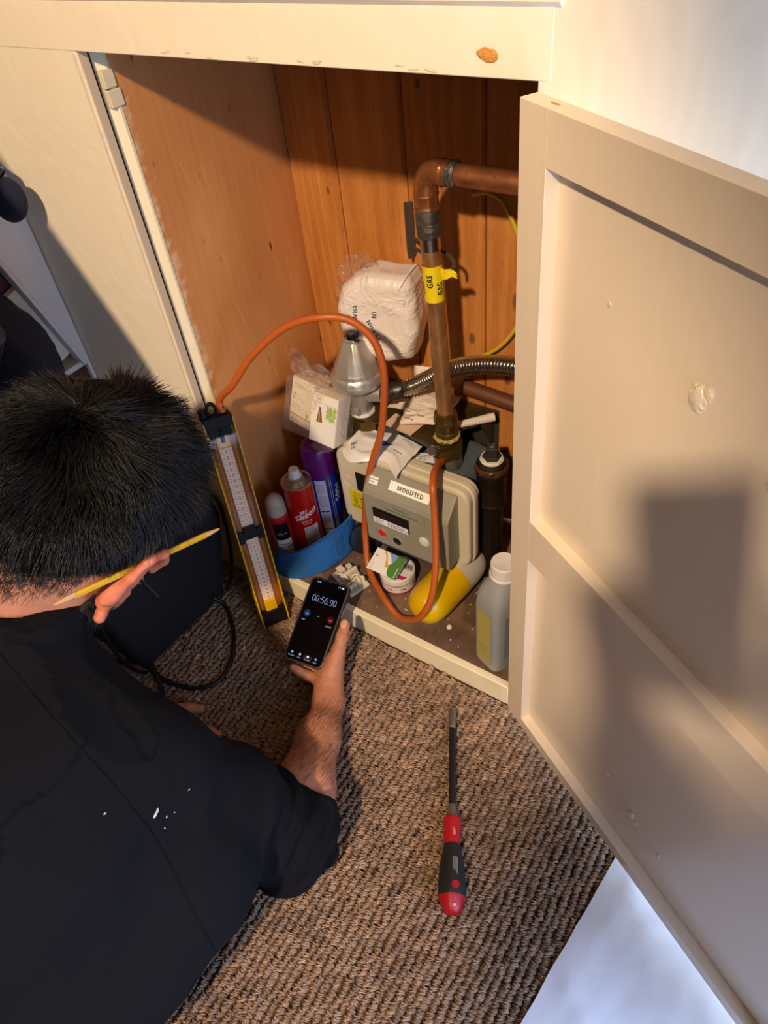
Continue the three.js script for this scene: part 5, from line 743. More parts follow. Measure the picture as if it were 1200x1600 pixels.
{ // navy coat hung over a chair back, mostly outside the frame at the left
  const navy = std({ color: 0x0e1530, roughness: 0.9, bumpMap: rep(clothBump, 12, 12), bumpScale: 0.0008 });
  const o = thing('navy_coat', 'navy blue coat hanging at the left edge of the picture', 'coat', [-0.80, 0.44, 0.26]);
  const lump = (pts, depth, z, amp, seed) => { let g = prism(pts, depth, depth * 0.45, 5).translate(0, 0, z); g = BGU.mergeVertices(g.deleteAttribute('uv') && g); return g; };
  void lump;
  const slab = (pts, z, d) => { const s = new THREE.Shape(pts.map(p => new THREE.Vector2(...p))); const g = new THREE.ExtrudeGeometry(s, { depth: d * 0.4, bevelEnabled: true, bevelThickness: d * 0.3, bevelSize: d * 0.3, bevelOffset: -d * 0.3, bevelSegments: 5 }); g.translate(0, 0, z - d * 0.2); return metreUV(g); };
  part('body', slab([[-0.69, 1.04], [-0.649, 0.967], [-0.544, 0.779], [-0.523, 0.73], [-0.66, 0.60], [-0.97, 0.58], [-0.99, 1.00], [-0.80, 1.07]], 0.29, 0.08), navy, o);
  part('sleeve', tube([[-0.80, 0.98, 0.20], [-0.86, 0.92, 0.13], [-0.86, 0.84, 0.085], [-0.82, 0.785, 0.052]], 0.036, 40, 20), navy, o);
  part('cuff', new THREE.SphereGeometry(1, 28, 20).scale(0.040, 0.030, 0.020).rotateZ(0.6).translate(-0.806, 0.772, 0.042), navy, o);
  part('coat_tail', (() => { let g = new THREE.SphereGeometry(1, 40, 30).scale(0.12, 0.12, 0.07).translate(-0.890, 0.53, 0.13); g = crumple(g, 0.006, 14, 2); return g; })(), navy, o);
  const c = thing('coat_stand', 'plain wooden coat stand carrying the navy coat, outside the view at the left', 'coat stand', [-0.97, 0, 0.37]);
  const wd = std({ color: 0x5a3a20, roughness: 0.5 });
  part('pole', rod([-0.97, 0.012, 0.37], [-0.97, 1.55, 0.37], 0.018, 0.015), wd, c);
  for (let k = 0; k < 4; k++) { const a = k * 1.5708 + 0.5; part('foot', rod([-0.97, 0.06, 0.37], [-0.97 + 0.2 * Math.cos(a), 0.014, 0.37 + 0.2 * Math.sin(a)], 0.013, 0.010), wd, c); part('peg', rod([-0.97, 1.09, 0.37], [-0.97 + 0.17 * Math.cos(a + 0.28), 1.15, 0.37 + 0.17 * Math.sin(a + 0.28)], 0.009, 0.008), wd, c); }
}
// ---------------------------------------------------------------- implicit surfaces
const smin = (a, b, k) => { const h = clamp(0.5 + 0.5 * (b - a) / k, 0, 1); return b + (a - b) * h - k * h * (1 - h); };
const smax = (a, b, k) => -smin(-a, -b, k);
const capsule = (a, b, ra, rb) => { const ax = a.x, ay = a.y, az = a.z, dx = b.x - ax, dy = b.y - ay, dz = b.z - az, L = dx * dx + dy * dy + dz * dz; return (x, y, z) => { const px = x - ax, py = y - ay, pz = z - az; const t = clamp((px * dx + py * dy + pz * dz) / L, 0, 1); const qx = px - t * dx, qy = py - t * dy, qz = pz - t * dz; return Math.sqrt(qx * qx + qy * qy + qz * qz) - (ra + (rb - ra) * t); }; };
const ellip = (c, X, Y, Z, r) => (x, y, z) => { const px = x - c.x, py = y - c.y, pz = z - c.z; const a = (px * X.x + py * X.y + pz * X.z) / r[0], b = (px * Y.x + py * Y.y + pz * Y.z) / r[1], d = (px * Z.x + py * Z.y + pz * Z.z) / r[2]; const k0 = Math.sqrt(a * a + b * b + d * d); const k1 = Math.sqrt((a / r[0]) ** 2 + (b / r[1]) ** 2 + (d / r[2]) ** 2); return k1 < 1e-9 ? -Math.min(...r) : k0 * (k0 - 1) / k1; };
function blend(fs, k) { return (x, y, z) => { let d = 1e9; for (const f of fs) { const v = f(x, y, z); if (v < d + k) d = d > 1e8 ? v : smin(d, v, k); } return d; }; }
function mesher(F, lo, hi, h) {                 // surface nets, then each vertex is drawn onto the surface
  const nx = Math.ceil((hi[0] - lo[0]) / h) + 1, ny = Math.ceil((hi[1] - lo[1]) / h) + 1, nz = Math.ceil((hi[2] - lo[2]) / h) + 1; const S = new Float32Array(nx * ny * nz); const id = (i, j, k) => (k * ny + j) * nx + i;
  // coarse pass first: skip blocks far from the surface
  const B = 6; for (let k = 0; k < nz; k += B) for (let j = 0; j < ny; j += B) for (let i = 0; i < nx; i += B) { const c = F(lo[0] + (i + B / 2) * h, lo[1] + (j + B / 2) * h, lo[2] + (k + B / 2) * h); const far = Math.abs(c) > h * B * 1.25; for (let c2 = k; c2 < Math.min(k + B, nz); c2++) for (let b = j; b < Math.min(j + B, ny); b++) for (let a = i; a < Math.min(i + B, nx); a++) S[id(a, b, c2)] = far ? c : F(lo[0] + a * h, lo[1] + b * h, lo[2] + c2 * h); }
  const vid = new Int32Array(nx * ny * nz).fill(-1), pos = [], idx = []; const E = [[0, 1], [0, 2], [0, 4], [1, 3], [1, 5], [2, 3], [2, 6], [3, 7], [4, 5], [4, 6], [5, 7], [6, 7]];
  for (let k = 0; k < nz - 1; k++) for (let j = 0; j < ny - 1; j++) for (let i = 0; i < nx - 1; i++) { const v = []; let m = 0; for (let c = 0; c < 8; c++) { const s = S[id(i + (c & 1), j + (c >> 1 & 1), k + (c >> 2))]; v.push(s); if (s < 0) m |= 1 << c; } if (m === 0 || m === 255) continue; let x = 0, y = 0, z = 0, n = 0; for (const [a, b] of E) { if ((v[a] < 0) === (v[b] < 0)) continue; const t = v[a] / (v[a] - v[b]); x += (a & 1) + t * ((b & 1) - (a & 1)); y += (a >> 1 & 1) + t * ((b >> 1 & 1) - (a >> 1 & 1)); z += (a >> 2) + t * ((b >> 2) - (a >> 2)); n++; } vid[id(i, j, k)] = pos.length / 3; pos.push(lo[0] + (i + x / n) * h, lo[1] + (j + y / n) * h, lo[2] + (k + z / n) * h); }
  const quad = (a, b, c, d, f) => { if (a < 0 || b < 0 || c < 0 || d < 0) return; f ? idx.push(a, b, c, a, c, d) : idx.push(a, c, b, a, d, c); };
  for (let k = 1; k < nz - 1; k++) for (let j = 1; j < ny - 1; j++) for (let i = 1; i < nx - 1; i++) { const s = S[id(i, j, k)] < 0; if (s !== S[id(i + 1, j, k)] < 0) quad(vid[id(i, j - 1, k - 1)], vid[id(i, j, k - 1)], vid[id(i, j, k)], vid[id(i, j - 1, k)], s); if (s !== S[id(i, j + 1, k)] < 0) quad(vid[id(i - 1, j, k - 1)], vid[id(i - 1, j, k)], vid[id(i, j, k)], vid[id(i, j, k - 1)], s); if (s !== S[id(i, j, k + 1)] < 0) quad(vid[id(i - 1, j - 1, k)], vid[id(i, j - 1, k)], vid[id(i, j, k)], vid[id(i - 1, j, k)], s); }
  const nor = new Float32Array(pos.length), e = h * 0.4; for (let i = 0; i < pos.length; i += 3) for (let it = 0; it < 3; it++) { const x = pos[i], y = pos[i + 1], z = pos[i + 2]; let gx = F(x + e, y, z) - F(x - e, y, z), gy = F(x, y + e, z) - F(x, y - e, z), gz = F(x, y, z + e) - F(x, y, z - e); const l = Math.hypot(gx, gy, gz) || 1; gx /= l; gy /= l; gz /= l; if (it < 2) { const d = clamp(F(x, y, z) / Math.max(l / (2 * e), 0.4), -h * 0.5, h * 0.5); pos[i] -= gx * d; pos[i + 1] -= gy * d; pos[i + 2] -= gz * d; } nor[i] = gx; nor[i + 1] = gy; nor[i + 2] = gz; }
  const g = new THREE.BufferGeometry(); g.setAttribute('position', new THREE.Float32BufferAttribute(pos, 3)); g.setAttribute('normal', new THREE.BufferAttribute(nor, 3)); g.setIndex(idx); return g; }

// ---------------------------------------------------------------- the kneeling person
const P0 = V(-0.30, 0, 0.62);
const person = thing('person', 'person in a black sweatshirt kneeling with head bowed, holding up a phone stopwatch', 'person', P0.toArray());
// phone frame (needed by the hand that holds it)
const ph = { o: V(-0.3385, 0.1015, 0.0785), x: V(0.98, -0.06, -0.19).normalize() };
ph.y = V(-0.14, 0.46, -0.88); ph.y.addScaledVector(ph.x, -ph.x.dot(ph.y)).normalize(); ph.n = ph.x.clone().cross(ph.y);
const PH = (a, b, c) => ph.o.clone().addScaledVector(ph.x, a).addScaledVector(ph.y, b).addScaledVector(ph.n, c);
// head frame: crown points at the cupboard, face towards the phone
const HS = 1.17, HC = V(-0.393, 0.577, 0.326), HU = V(0.18, 0.30, -0.936).normalize(), HF = V(-0.069, -0.94, -0.318); HF.addScaledVector(HU, -HF.dot(HU)).normalize(); const HR = HF.clone().cross(HU);
const HD = (r, u, f) => HC.clone().addScaledVector(HR, r * HS).addScaledVector(HU, u * HS).addScaledVector(HF, f * HS);
const HE = (r, u, f, rad) => ellip(HD(r, u, f), HR, HU, HF, rad.map(q => q * HS));
const headLocal = (x, y, z) => { const px = x - HC.x, py = y - HC.y, pz = z - HC.z; return [(px * HR.x + py * HR.y + pz * HR.z) / HS, (px * HU.x + py * HU.y + pz * HU.z) / HS, (px * HF.x + py * HF.y + pz * HF.z) / HS]; };
const J = { neck: V(-0.430, 0.470, 0.475), up: V(-0.385, 0.385, 0.60), mid: V(-0.38, 0.345, 0.77), hip: V(-0.39, 0.33, 0.95),
  shR: V(-0.243, 0.350, 0.478), elR: V(-0.152, 0.079, 0.392), wrR: PH(0.071, -0.128, -0.004),
  shL: V(-0.60, 0.36, 0.49), elL: V(-0.66, 0.17, 0.43), wrL: V(-0.525, 0.045, 0.368) };
// cranium and face
const cranium = blend([HE(0, 0.012, -0.012, [0.074, 0.092, 0.094]), HE(0, -0.035, 0.018, [0.066, 0.075, 0.075]), HE(0, -0.085, 0.048, [0.050, 0.035, 0.045])], 0.03);
const faceParts = [HE(0, -0.112, 0.068, [0.026, 0.020, 0.022]), HE(0, -0.022, 0.080, [0.052, 0.012, 0.016]), capsule(HD(0, -0.020, 0.088), HD(0, -0.058, 0.108), 0.008, 0.012), HE(0.011, -0.060, 0.098, [0.009, 0.008, 0.010]), HE(-0.011, -0.060, 0.098, [0.009, 0.008, 0.010]), HE(0.040, -0.050, 0.066, [0.020, 0.020, 0.016]), HE(-0.040, -0.050, 0.066, [0.020, 0.020, 0.016]), HE(0, -0.079, 0.088, [0.024, 0.006, 0.009]), HE(0, -0.089, 0.087, [0.021, 0.006, 0.009])];
const face = blend([cranium, ...faceParts], 0.014);
const eyes = [HE(0.031, -0.030, 0.078, [0.014, 0.010, 0.012]), HE(-0.031, -0.030, 0.078, [0.014, 0.010, 0.012])];
function ear(s) { // curled rim, bowl and lobe
  const B = (u, f, out) => HD(s * (0.0745 + out * 1.15), -0.012 + (u + 0.012) * 1.18 - 0.012, f * 1.18 + 0.027); const rim = [[-0.046, 0.004, 0.004], [-0.030, -0.012, 0.014], [-0.008, -0.022, 0.022], [0.012, -0.020, 0.022], [0.022, -0.006, 0.017], [0.018, 0.008, 0.010], [0.006, 0.013, 0.004]].map(p => B(...p));
  const fs = []; for (let i = 0; i < rim.length - 1; i++) fs.push(capsule(rim[i], rim[i + 1], 0.0054, 0.0054)); fs.push(capsule(B(-0.046, 0.004, 0.004), B(-0.050, 0.002, 0.008), 0.006, 0.0065));
  const anti = [[-0.034, 0.0, 0.008], [-0.010, -0.008, 0.014], [0.008, -0.004, 0.012]].map(p => B(...p)); for (let i = 0; i < 2; i++) fs.push(capsule(anti[i], anti[i + 1], 0.004, 0.004));
  fs.push(HE(s * 0.079, -0.026, 0.021, [0.006, 0.036, 0.018]), HE(s * 0.088, -0.024, 0.011, [0.010, 0.034, 0.011]), capsule(B(-0.022, 0.012, 0.002), B(-0.030, 0.010, 0.004), 0.005, 0.004)); return blend(fs, 0.006); }
const earR = ear(1), earL = ear(-1);
const neckF = blend([capsule(HD(0, -0.055, -0.045), J.neck, 0.058, 0.062), capsule(J.neck, J.up, 0.062, 0.10), capsule(HD(0, -0.085, 0.03), V(-0.43, 0.43, 0.45), 0.045, 0.055)], 0.04);
const headF = (x, y, z) => { let d = face(x, y, z); for (const e of eyes) d = smax(d, -e(x, y, z) - 0.0015, 0.006); d = smin(d, Math.min(earR(x, y, z), earL(x, y, z)), 0.005); return smin(d, neckF(x, y, z), 0.03); };
// hands
const chain = (pts, rs) => { const o = []; for (let i = 0; i < pts.length - 1; i++) o.push(capsule(pts[i], pts[i + 1], rs[i], rs[i + 1])); return o; };
const palmR = blend([capsule(J.wrR, PH(0.050, -0.060, -0.022), 0.0235, 0.016), capsule(J.wrR, PH(0.046, -0.092, -0.022), 0.023, 0.017), capsule(PH(0.040, -0.036, -0.025), PH(0.036, -0.092, -0.022), 0.0125, 0.0125), capsule(PH(0.062, -0.112, -0.010), PH(0.0555, -0.052, -0.004), 0.0205, 0.0150)], 0.016);
const fingersR = [chain([PH(0.042, -0.034, -0.026), PH(0.004, -0.022, -0.0265), PH(-0.018, -0.016, -0.0225), PH(-0.034, -0.012, -0.0185)], [0.0108, 0.0096, 0.0088, 0.0076]),
  chain([PH(0.039, -0.054, -0.027), PH(0.000, -0.046, -0.0275), PH(-0.024, -0.041, -0.0235), PH(-0.041, -0.038, -0.0195)], [0.0110, 0.0098, 0.0090, 0.0078]),
  chain([PH(0.037, -0.075, -0.026), PH(0.002, -0.072, -0.0255), PH(-0.016, -0.070, -0.0215), PH(-0.031, -0.069, -0.018)], [0.0108, 0.0096, 0.0088, 0.0076]),
  chain([PH(0.036, -0.094, -0.021), PH(0.012, -0.0935, -0.018), PH(-0.004, -0.0915, -0.0145), PH(-0.017, -0.0895, -0.0115)], [0.0098, 0.0088, 0.0082, 0.0072]),
  chain([PH(0.0585, -0.066, -0.002), PH(0.0575, -0.038, 0.000), PH(0.0555, -0.010, 0.002), PH(0.0535, 0.012, 0.004)], [0.0135, 0.0118, 0.0112, 0.0086])].map(c => blend(c, 0.004));
const handR = (x, y, z) => { let d = palmR(x, y, z); const f = Math.min(...fingersR.map(q => q(x, y, z))); d = smin(d, f, 0.007); d = smin(d, forearmR(x, y, z), 0.012); return d + 0.0006 * noise(x * 160, y * 160, z * 160); };
const foreMid = J.elR.clone().lerp(J.wrR, 0.30).add(V(0.004, 0.006, 0));
const forearmR = blend([capsule(J.elR, foreMid, 0.043, 0.0465), capsule(foreMid, J.elR.clone().lerp(J.wrR, 0.72), 0.0465, 0.034), capsule(J.elR.clone().lerp(J.wrR, 0.70), J.wrR, 0.0345, 0.0262)], 0.02);
const LD = (a, b, c) => V(-0.455 + a * 0.94 + b * 0.34, 0.021 + c, 0.362 - a * 0.34 + b * 0.94);   // left hand flat on the carpet, fingers towards the right
const palmL = blend([capsule(J.wrL, LD(-0.01, -0.022, 0.004), 0.022, 0.012), capsule(J.wrL, LD(-0.015, 0.020, 0.003), 0.022, 0.012), capsule(LD(-0.006, -0.026, 0.004), LD(-0.012, 0.028, 0.002), 0.0115, 0.011)], 0.014);
const fingersL = [chain([LD(0, -0.026, 0.002), LD(0.036, -0.027, 0.003), LD(0.058, -0.026, -0.003), LD(0.074, -0.025, -0.007)], [0.0105, 0.0094, 0.0086, 0.0074]), chain([LD(0, -0.006, 0.003), LD(0.041, -0.0045, 0.004), LD(0.066, -0.004, -0.002), LD(0.084, -0.004, -0.007)], [0.0108, 0.0096, 0.0088, 0.0076]), chain([LD(-0.003, 0.013, 0.002), LD(0.034, 0.017, 0.003), LD(0.058, 0.019, -0.003), LD(0.075, 0.020, -0.0075)], [0.0105, 0.0094, 0.0086, 0.0074]), chain([LD(-0.010, 0.030, 0.0), LD(0.018, 0.036, 0.001), LD(0.035, 0.039, -0.004), LD(0.048, 0.041, -0.008)], [0.0095, 0.0084, 0.0077, 0.0067]), chain([LD(-0.045, -0.030, 0.0), LD(-0.022, -0.052, -0.002), LD(0.004, -0.062, -0.005), LD(0.022, -0.066, -0.008)], [0.0125, 0.0112, 0.0102, 0.0082])].map(c => blend(c, 0.004));
const handL = (x, y, z) => { let d = smin(palmL(x, y, z), Math.min(...fingersL.map(q => q(x, y, z))), 0.007); return smin(d, armL(x, y, z), 0.012); };
const armL = blend([capsule(J.shL, J.elL, 0.052, 0.042), capsule(J.elL, J.wrL, 0.044, 0.026)], 0.02);
const kneeR = V(-0.205, 0.085, 0.755), kneeL = V(-0.52, 0.085, 0.76), footR = V(-0.27, 0.06, 1.18), footL = V(-0.55, 0.06, 1.18), hipR = V(-0.30, 0.33, 0.97), hipL = V(-0.48, 0.33, 0.97);
const legs = [capsule(hipR, kneeR, 0.085, 0.058), capsule(kneeR, footR, 0.056, 0.04), capsule(hipL, kneeL, 0.085, 0.058), capsule(kneeL, footL, 0.056, 0.04)];
const trunk = blend([ellip(J.up, V(1, 0, 0), V(0, 1, 0), V(0, 0, 1), [0.165, 0.115, 0.15]), capsule(J.up, J.mid, 0.125, 0.13), capsule(J.mid, J.hip, 0.13, 0.14), capsule(J.neck, J.shR, 0.055, 0.06), capsule(J.neck, J.shL, 0.055, 0.06)], 0.05);
const bodyF = (x, y, z) => { let d = trunk(x, y, z); d = smin(d, capUpR(x, y, z), 0.03); d = smin(d, armL(x, y, z), 0.03); d = smin(d, Math.min(...legs.map(l => l(x, y, z))), 0.04); d = smin(d, neckF(x, y, z), 0.03); return smin(d, forearmR(x, y, z), 0.02); };
let headMesh;
const capUpR = capsule(J.shR, J.elR, 0.055, 0.045);
{
  const skinTex = dataTex(128, 128, (u, v) => { const k = 0.93 + 0.16 * tileNoise(u, v, 18, 3) + 0.06 * tileNoise(u, v, 50, 8); return [196 * k, 138 * k * (1 - 0.05 * tileNoise(u, v, 9, 4)), 108 * k]; });
  void skinTex;
  const skin = phys({ color: 0xb87a5a, roughness: 0.48, bumpMap: rep(roughBump, 1, 1), bumpScale: 0.0004, vertexColors: true, specularIntensity: 0.5 });
  const headMesh0 = mesher(headF, [-0.58, 0.37, 0.13], [-0.21, 0.75, 0.55], 0.0034); headMesh = headMesh0.clone();
  const gs = [mesher(bodyF, [-0.80, -0.01, 0.16], [-0.02, 0.72, 1.26], 0.012), headMesh0, mesher(handR, [-0.42, 0.005, -0.0], [-0.12, 0.18, 0.30], 0.0026), mesher(handL, [-0.62, 0.0, 0.24], [-0.36, 0.12, 0.44], 0.003)];
  const g = merge(gs.map(q => { q.setAttribute('uv', new THREE.BufferAttribute(new Float32Array(q.attributes.position.count * 2), 2)); return q; }));
  const p = g.attributes.position, col = new Float32Array(p.count * 3), uv = g.attributes.uv;
  const tips = [PH(0.0535, 0.012, 0.004), PH(-0.017, -0.0895, -0.0115), LD(0.084, -0.004, -0.007), LD(0.075, 0.02, -0.0075), LD(0.074, -0.025, -0.007)], nailN = PH(0.0535, 0.010, 0.02);
  for (let i = 0; i < p.count; i++) { const x = p.getX(i), y = p.getY(i), z = p.getZ(i); let c = [1, 1, 1]; const k = 0.94 + 0.12 * noise(x * 60, y * 60, z * 60) + 0.08 * noise(x * 200, y * 200, z * 200);
    const de = earR(x, y, z); if (de < 0.006) c = [1.18, 0.86, 0.84]; for (const t of tips) { const d = t.distanceTo(V(x, y, z)); if (d < 0.022) { const w = 1 - d / 0.022; c = [1 + 0.10 * w, 1 - 0.02 * w, 1 + 0.02 * w]; } }
    void nailN; col[3 * i] = c[0] * k; col[3 * i + 1] = c[1] * k; col[3 * i + 2] = c[2] * k; uv.setXY(i, x * 9 + z * 4, y * 9 + z * 7); }
  g.setAttribute('color', new THREE.BufferAttribute(col, 3));
  const b = part('body', g, skin, person); b.userData.label = 'skin of head, neck, arms and hands';
  // thumb nail
  const nl = new THREE.SphereGeometry(1, 20, 14).scale(0.0064, 0.0085, 0.0016); frame(nl, PH(0.0530, 0.0115, 0.0118).toArray(), ph.x.clone().addScaledVector(ph.n, 0.12).toArray(), ph.y.clone().addScaledVector(ph.n, -0.22).toArray());
  part('thumb_nail', nl, phys({ color: 0xcf9a86, roughness: 0.3 }), person);
  // eyes (hidden from here, but there)
  for (const s of [1, -1]) part('eye', new THREE.SphereGeometry(0.0115, 16, 12).translate(...HD(s * 0.031, -0.030, 0.0715).toArray()), std({ color: 0xd8d0c8, roughness: 0.2 }), person);
}
// ---- clothes
{
  const cf = 34;
  const wr = (x, y, z) => 0.0045 * (1 - Math.abs(noise(x * 9 + 2, y * 9, z * 9)) * 2.4) + 0.0022 * noise(x * 22, y * 22, z * 22);
  const axis = J.elR.clone().sub(J.shR).normalize(), La = J.elR.distanceTo(J.shR);
  const foreD = J.wrR.clone().sub(J.elR).normalize();
  const elbow = J.elR, cuffN = foreD.clone().multiplyScalar(0.8).addScaledVector(axis, 0.35).normalize(), cuffP = elbow.clone().addScaledVector(foreD, 0.020).addScaledVector(axis, 0.018);
  const sleeveCore = blend([capsule(J.shR, J.shR.clone().lerp(elbow, 0.55), 0.078, 0.066), capsule(J.shR.clone().lerp(elbow, 0.5), elbow, 0.066, 0.063), capsule(elbow, elbow.clone().addScaledVector(foreD, 0.09), 0.062, 0.056)], 0.03);
  const sleeve = (x, y, z) => { let d = sleeveCore(x, y, z); if (d < 0.06) { const t = ((x - J.shR.x) * axis.x + (y - J.shR.y) * axis.y + (z - J.shR.z) * axis.z) / La; const w = sstep(0.35, 0.75, t); const side = (x - J.shR.x) * 0.5 + (z - J.shR.z) * -0.8; d -= w * 0.010 * Math.max(0, Math.sin(t * 25 + 9 * side + 2.2 * noise(x * 14, y * 14, z * 14))); } const pl = (x - cuffP.x) * cuffN.x + (y - cuffP.y) * cuffN.y + (z - cuffP.z) * cuffN.z; return smax(d, pl, 0.008); };
  const sleeveL = (() => { const a = capsule(J.shL, J.elL, 0.090, 0.075), b = capsule(J.elL, J.elL.clone().lerp(J.wrL, 0.6), 0.070, 0.055); return (x, y, z) => smin(a(x, y, z), b(x, y, z), 0.03); })();
  const torso = blend([ellip(V(-0.345, 0.40, 0.60), V(0.97, -0.2, 0).normalize(), V(0.2, 0.97, 0).normalize(), V(0, 0, 1), [0.205, 0.150, 0.17]), capsule(V(-0.35, 0.385, 0.62), V(-0.375, 0.35, 0.78), 0.155, 0.165), capsule(V(-0.375, 0.35, 0.78), V(-0.39, 0.34, 0.93), 0.165, 0.170), capsule(V(-0.39, 0.435, 0.52), J.shR, 0.080, 0.076), capsule(V(-0.40, 0.435, 0.52), J.shL, 0.080, 0.085), capsule(V(-0.200, 0.225, 0.535), V(-0.240, 0.20, 0.68), 0.115, 0.135)], 0.06);
  // collar band rolled round the neck
  const nA = HD(0, -0.070, -0.040), nD = J.neck.clone().sub(nA).normalize(), cC = nA.clone().lerp(J.neck, 0.46).add(V(0.0, -0.012, 0));
  const collar = (x, y, z) => { const px = x - cC.x, py = y - cC.y, pz = z - cC.z; const t = px * nD.x + py * nD.y + pz * nD.z; const r = Math.sqrt(Math.max(0, px * px + py * py + pz * pz - t * t)); const R = 0.074 + 0.004 * noise(x * 18, y * 18, z * 18); const q = Math.hypot((r - R) * 1.25, (t - 0.010) * 0.62); return q - 0.0165; };
  const yoke = blend([capsule(cC.clone().addScaledVector(nD, 0.03), V(-0.385, 0.41, 0.58), 0.080, 0.13)], 0.02);
  const F = (x, y, z) => { let d = torso(x, y, z); d = smin(d, yoke(x, y, z), 0.04); d = smin(d, sleeve(x, y, z), 0.022); d = smin(d, sleeveL(x, y, z), 0.04); d = smin(d, collar(x, y, z), 0.010); if (d < 0.05) { d += -wr(x, y, z); } const nk = capsuleNeck(x, y, z); d = smax(d, -nk, 0.006); return d; };
  const capsuleNeck = capsule(nA.clone().addScaledVector(nD, -0.05), cC.clone().addScaledVector(nD, 0.022), 0.060, 0.061);
  const cloth = phys({ color: 0x101013, roughness: 1.0, specularIntensity: 0.25, bumpMap: rep(clothBump, 1, 1), bumpScale: 0.0006 });
  const g = mesher(F, [-0.78, 0.02, 0.24], [-0.03, 0.72, 1.12], 0.0065); void cf;
  { const p = g.attributes.position, n = g.attributes.normal, uv = new Float32Array(p.count * 2); for (let i = 0; i < p.count; i++) { uv[2 * i] = (p.getX(i) + 0.5 * p.getZ(i)) * 14; uv[2 * i + 1] = (p.getY(i) * (Math.abs(n.getY(i)) < 0.7 ? 1 : 0.2) + p.getZ(i)) * 14; } g.setAttribute('uv', new THREE.BufferAttribute(uv, 2)); }
  const sw = part('sweatshirt', g, cloth, person, 'black sweatshirt with pushed up sleeve');
  // seam tape round the armhole and collar: walked out from the inside until it meets the cloth
  const walk = (c, dir) => { let t = 0.02; for (let i = 0; i < 60; i++) { const d = -F(c.x + dir.x * t, c.y + dir.y * t, c.z + dir.z * t); if (d < 0.0004) break; t += Math.max(d * 0.7, 0.0006); } return c.clone().addScaledVector(dir, t); };
  const seam = (c, n, off, a0, a1, r, N = 90) => { const u = V(0, 1, 0).addScaledVector(n, -n.y).normalize(), v = n.clone().cross(u); const pts = []; for (let i = 0; i <= N; i++) { const a = lerp(a0, a1, i / N), dd = u.clone().multiplyScalar(Math.cos(a)).addScaledVector(v, Math.sin(a)).addScaledVector(n, off * Math.sin(a * 2 + 0.4)).normalize(); pts.push(walk(c, dd)); } return tube(pts, r, N * 2, 6); };
  const sN = J.elR.clone().sub(V(-0.33, 0.44, 0.56)).normalize();
  part('seam', merge([seam(V(-0.265, 0.33, 0.50), V(-0.31, -0.04, 0.95).normalize(), 0.08, 0.35, -2.2, 0.0013)]), cloth, sw); void sN;
  // white fluff caught on the cloth
  const r = rng(31), fl = []; for (const [dx, dy, dz, s] of [[0.84, 0.53, 0.10, 1.3], [0.85, 0.55, 0.07, 1.0], [0.9, 0.40, 0.05, 0.55], [0.93, 0.36, -0.02, 0.5], [0.6, 0.75, 0.3, 0.6], [0.95, 0.4, -0.25, 0.5], [0.88, 0.32, 0.12, 0.45]]) { const q = walk(V(-0.265, 0.33, 0.50), V(dx, dy, dz).normalize()); const w = new THREE.IcosahedronGeometry(0.0022 * s, 1).scale(1.8, 0.6, 0.7).rotateY(r() * 3); w.translate(q.x, q.y, q.z); fl.push(w); }
  part('lint', merge(fl), std({ color: 0xb8b4ae, roughness: 1 }), sw);
  const T = blend([capsule(hipR, kneeR, 0.105, 0.075), capsule(kneeR, footR.clone().lerp(kneeR, 0.15), 0.074, 0.055), capsule(hipL, kneeL, 0.105, 0.075), capsule(kneeL, footL.clone().lerp(kneeL, 0.15), 0.074, 0.055), capsule(V(-0.39, 0.33, 0.93), V(-0.40, 0.32, 1.04), 0.15, 0.15)], 0.04);
  const TF = (x, y, z) => smax(T(x, y, z) - wr(x, y, z), 0.008 - y, 0.01);
  part('trousers', mesher(TF, [-0.72, 0.0, 0.60], [-0.08, 0.56, 1.28], 0.011), std({ color: 0x0b0e1a, roughness: 0.95 }), person, 'dark navy trousers');
  for (const [f, s] of [[footR, 1], [footL, -1]]) { const sh = blend([capsule(f.clone().add(V(0, 0.0, -0.03)), f.clone().add(V(0.01 * s, -0.005, 0.09)), 0.048, 0.040), capsule(f.clone().add(V(0, -0.02, 0.0)), f.clone().add(V(0, -0.025, -0.10)), 0.042, 0.034)], 0.02); part('shoe', mesher((x, y, z) => smax(sh(x, y, z), 0.004 - y, 0.004), [f.x - 0.08, 0, f.z - 0.18], [f.x + 0.09, 0.14, f.z + 0.15], 0.009), std({ color: 0x15130f, roughness: 0.7 }), person); }
}
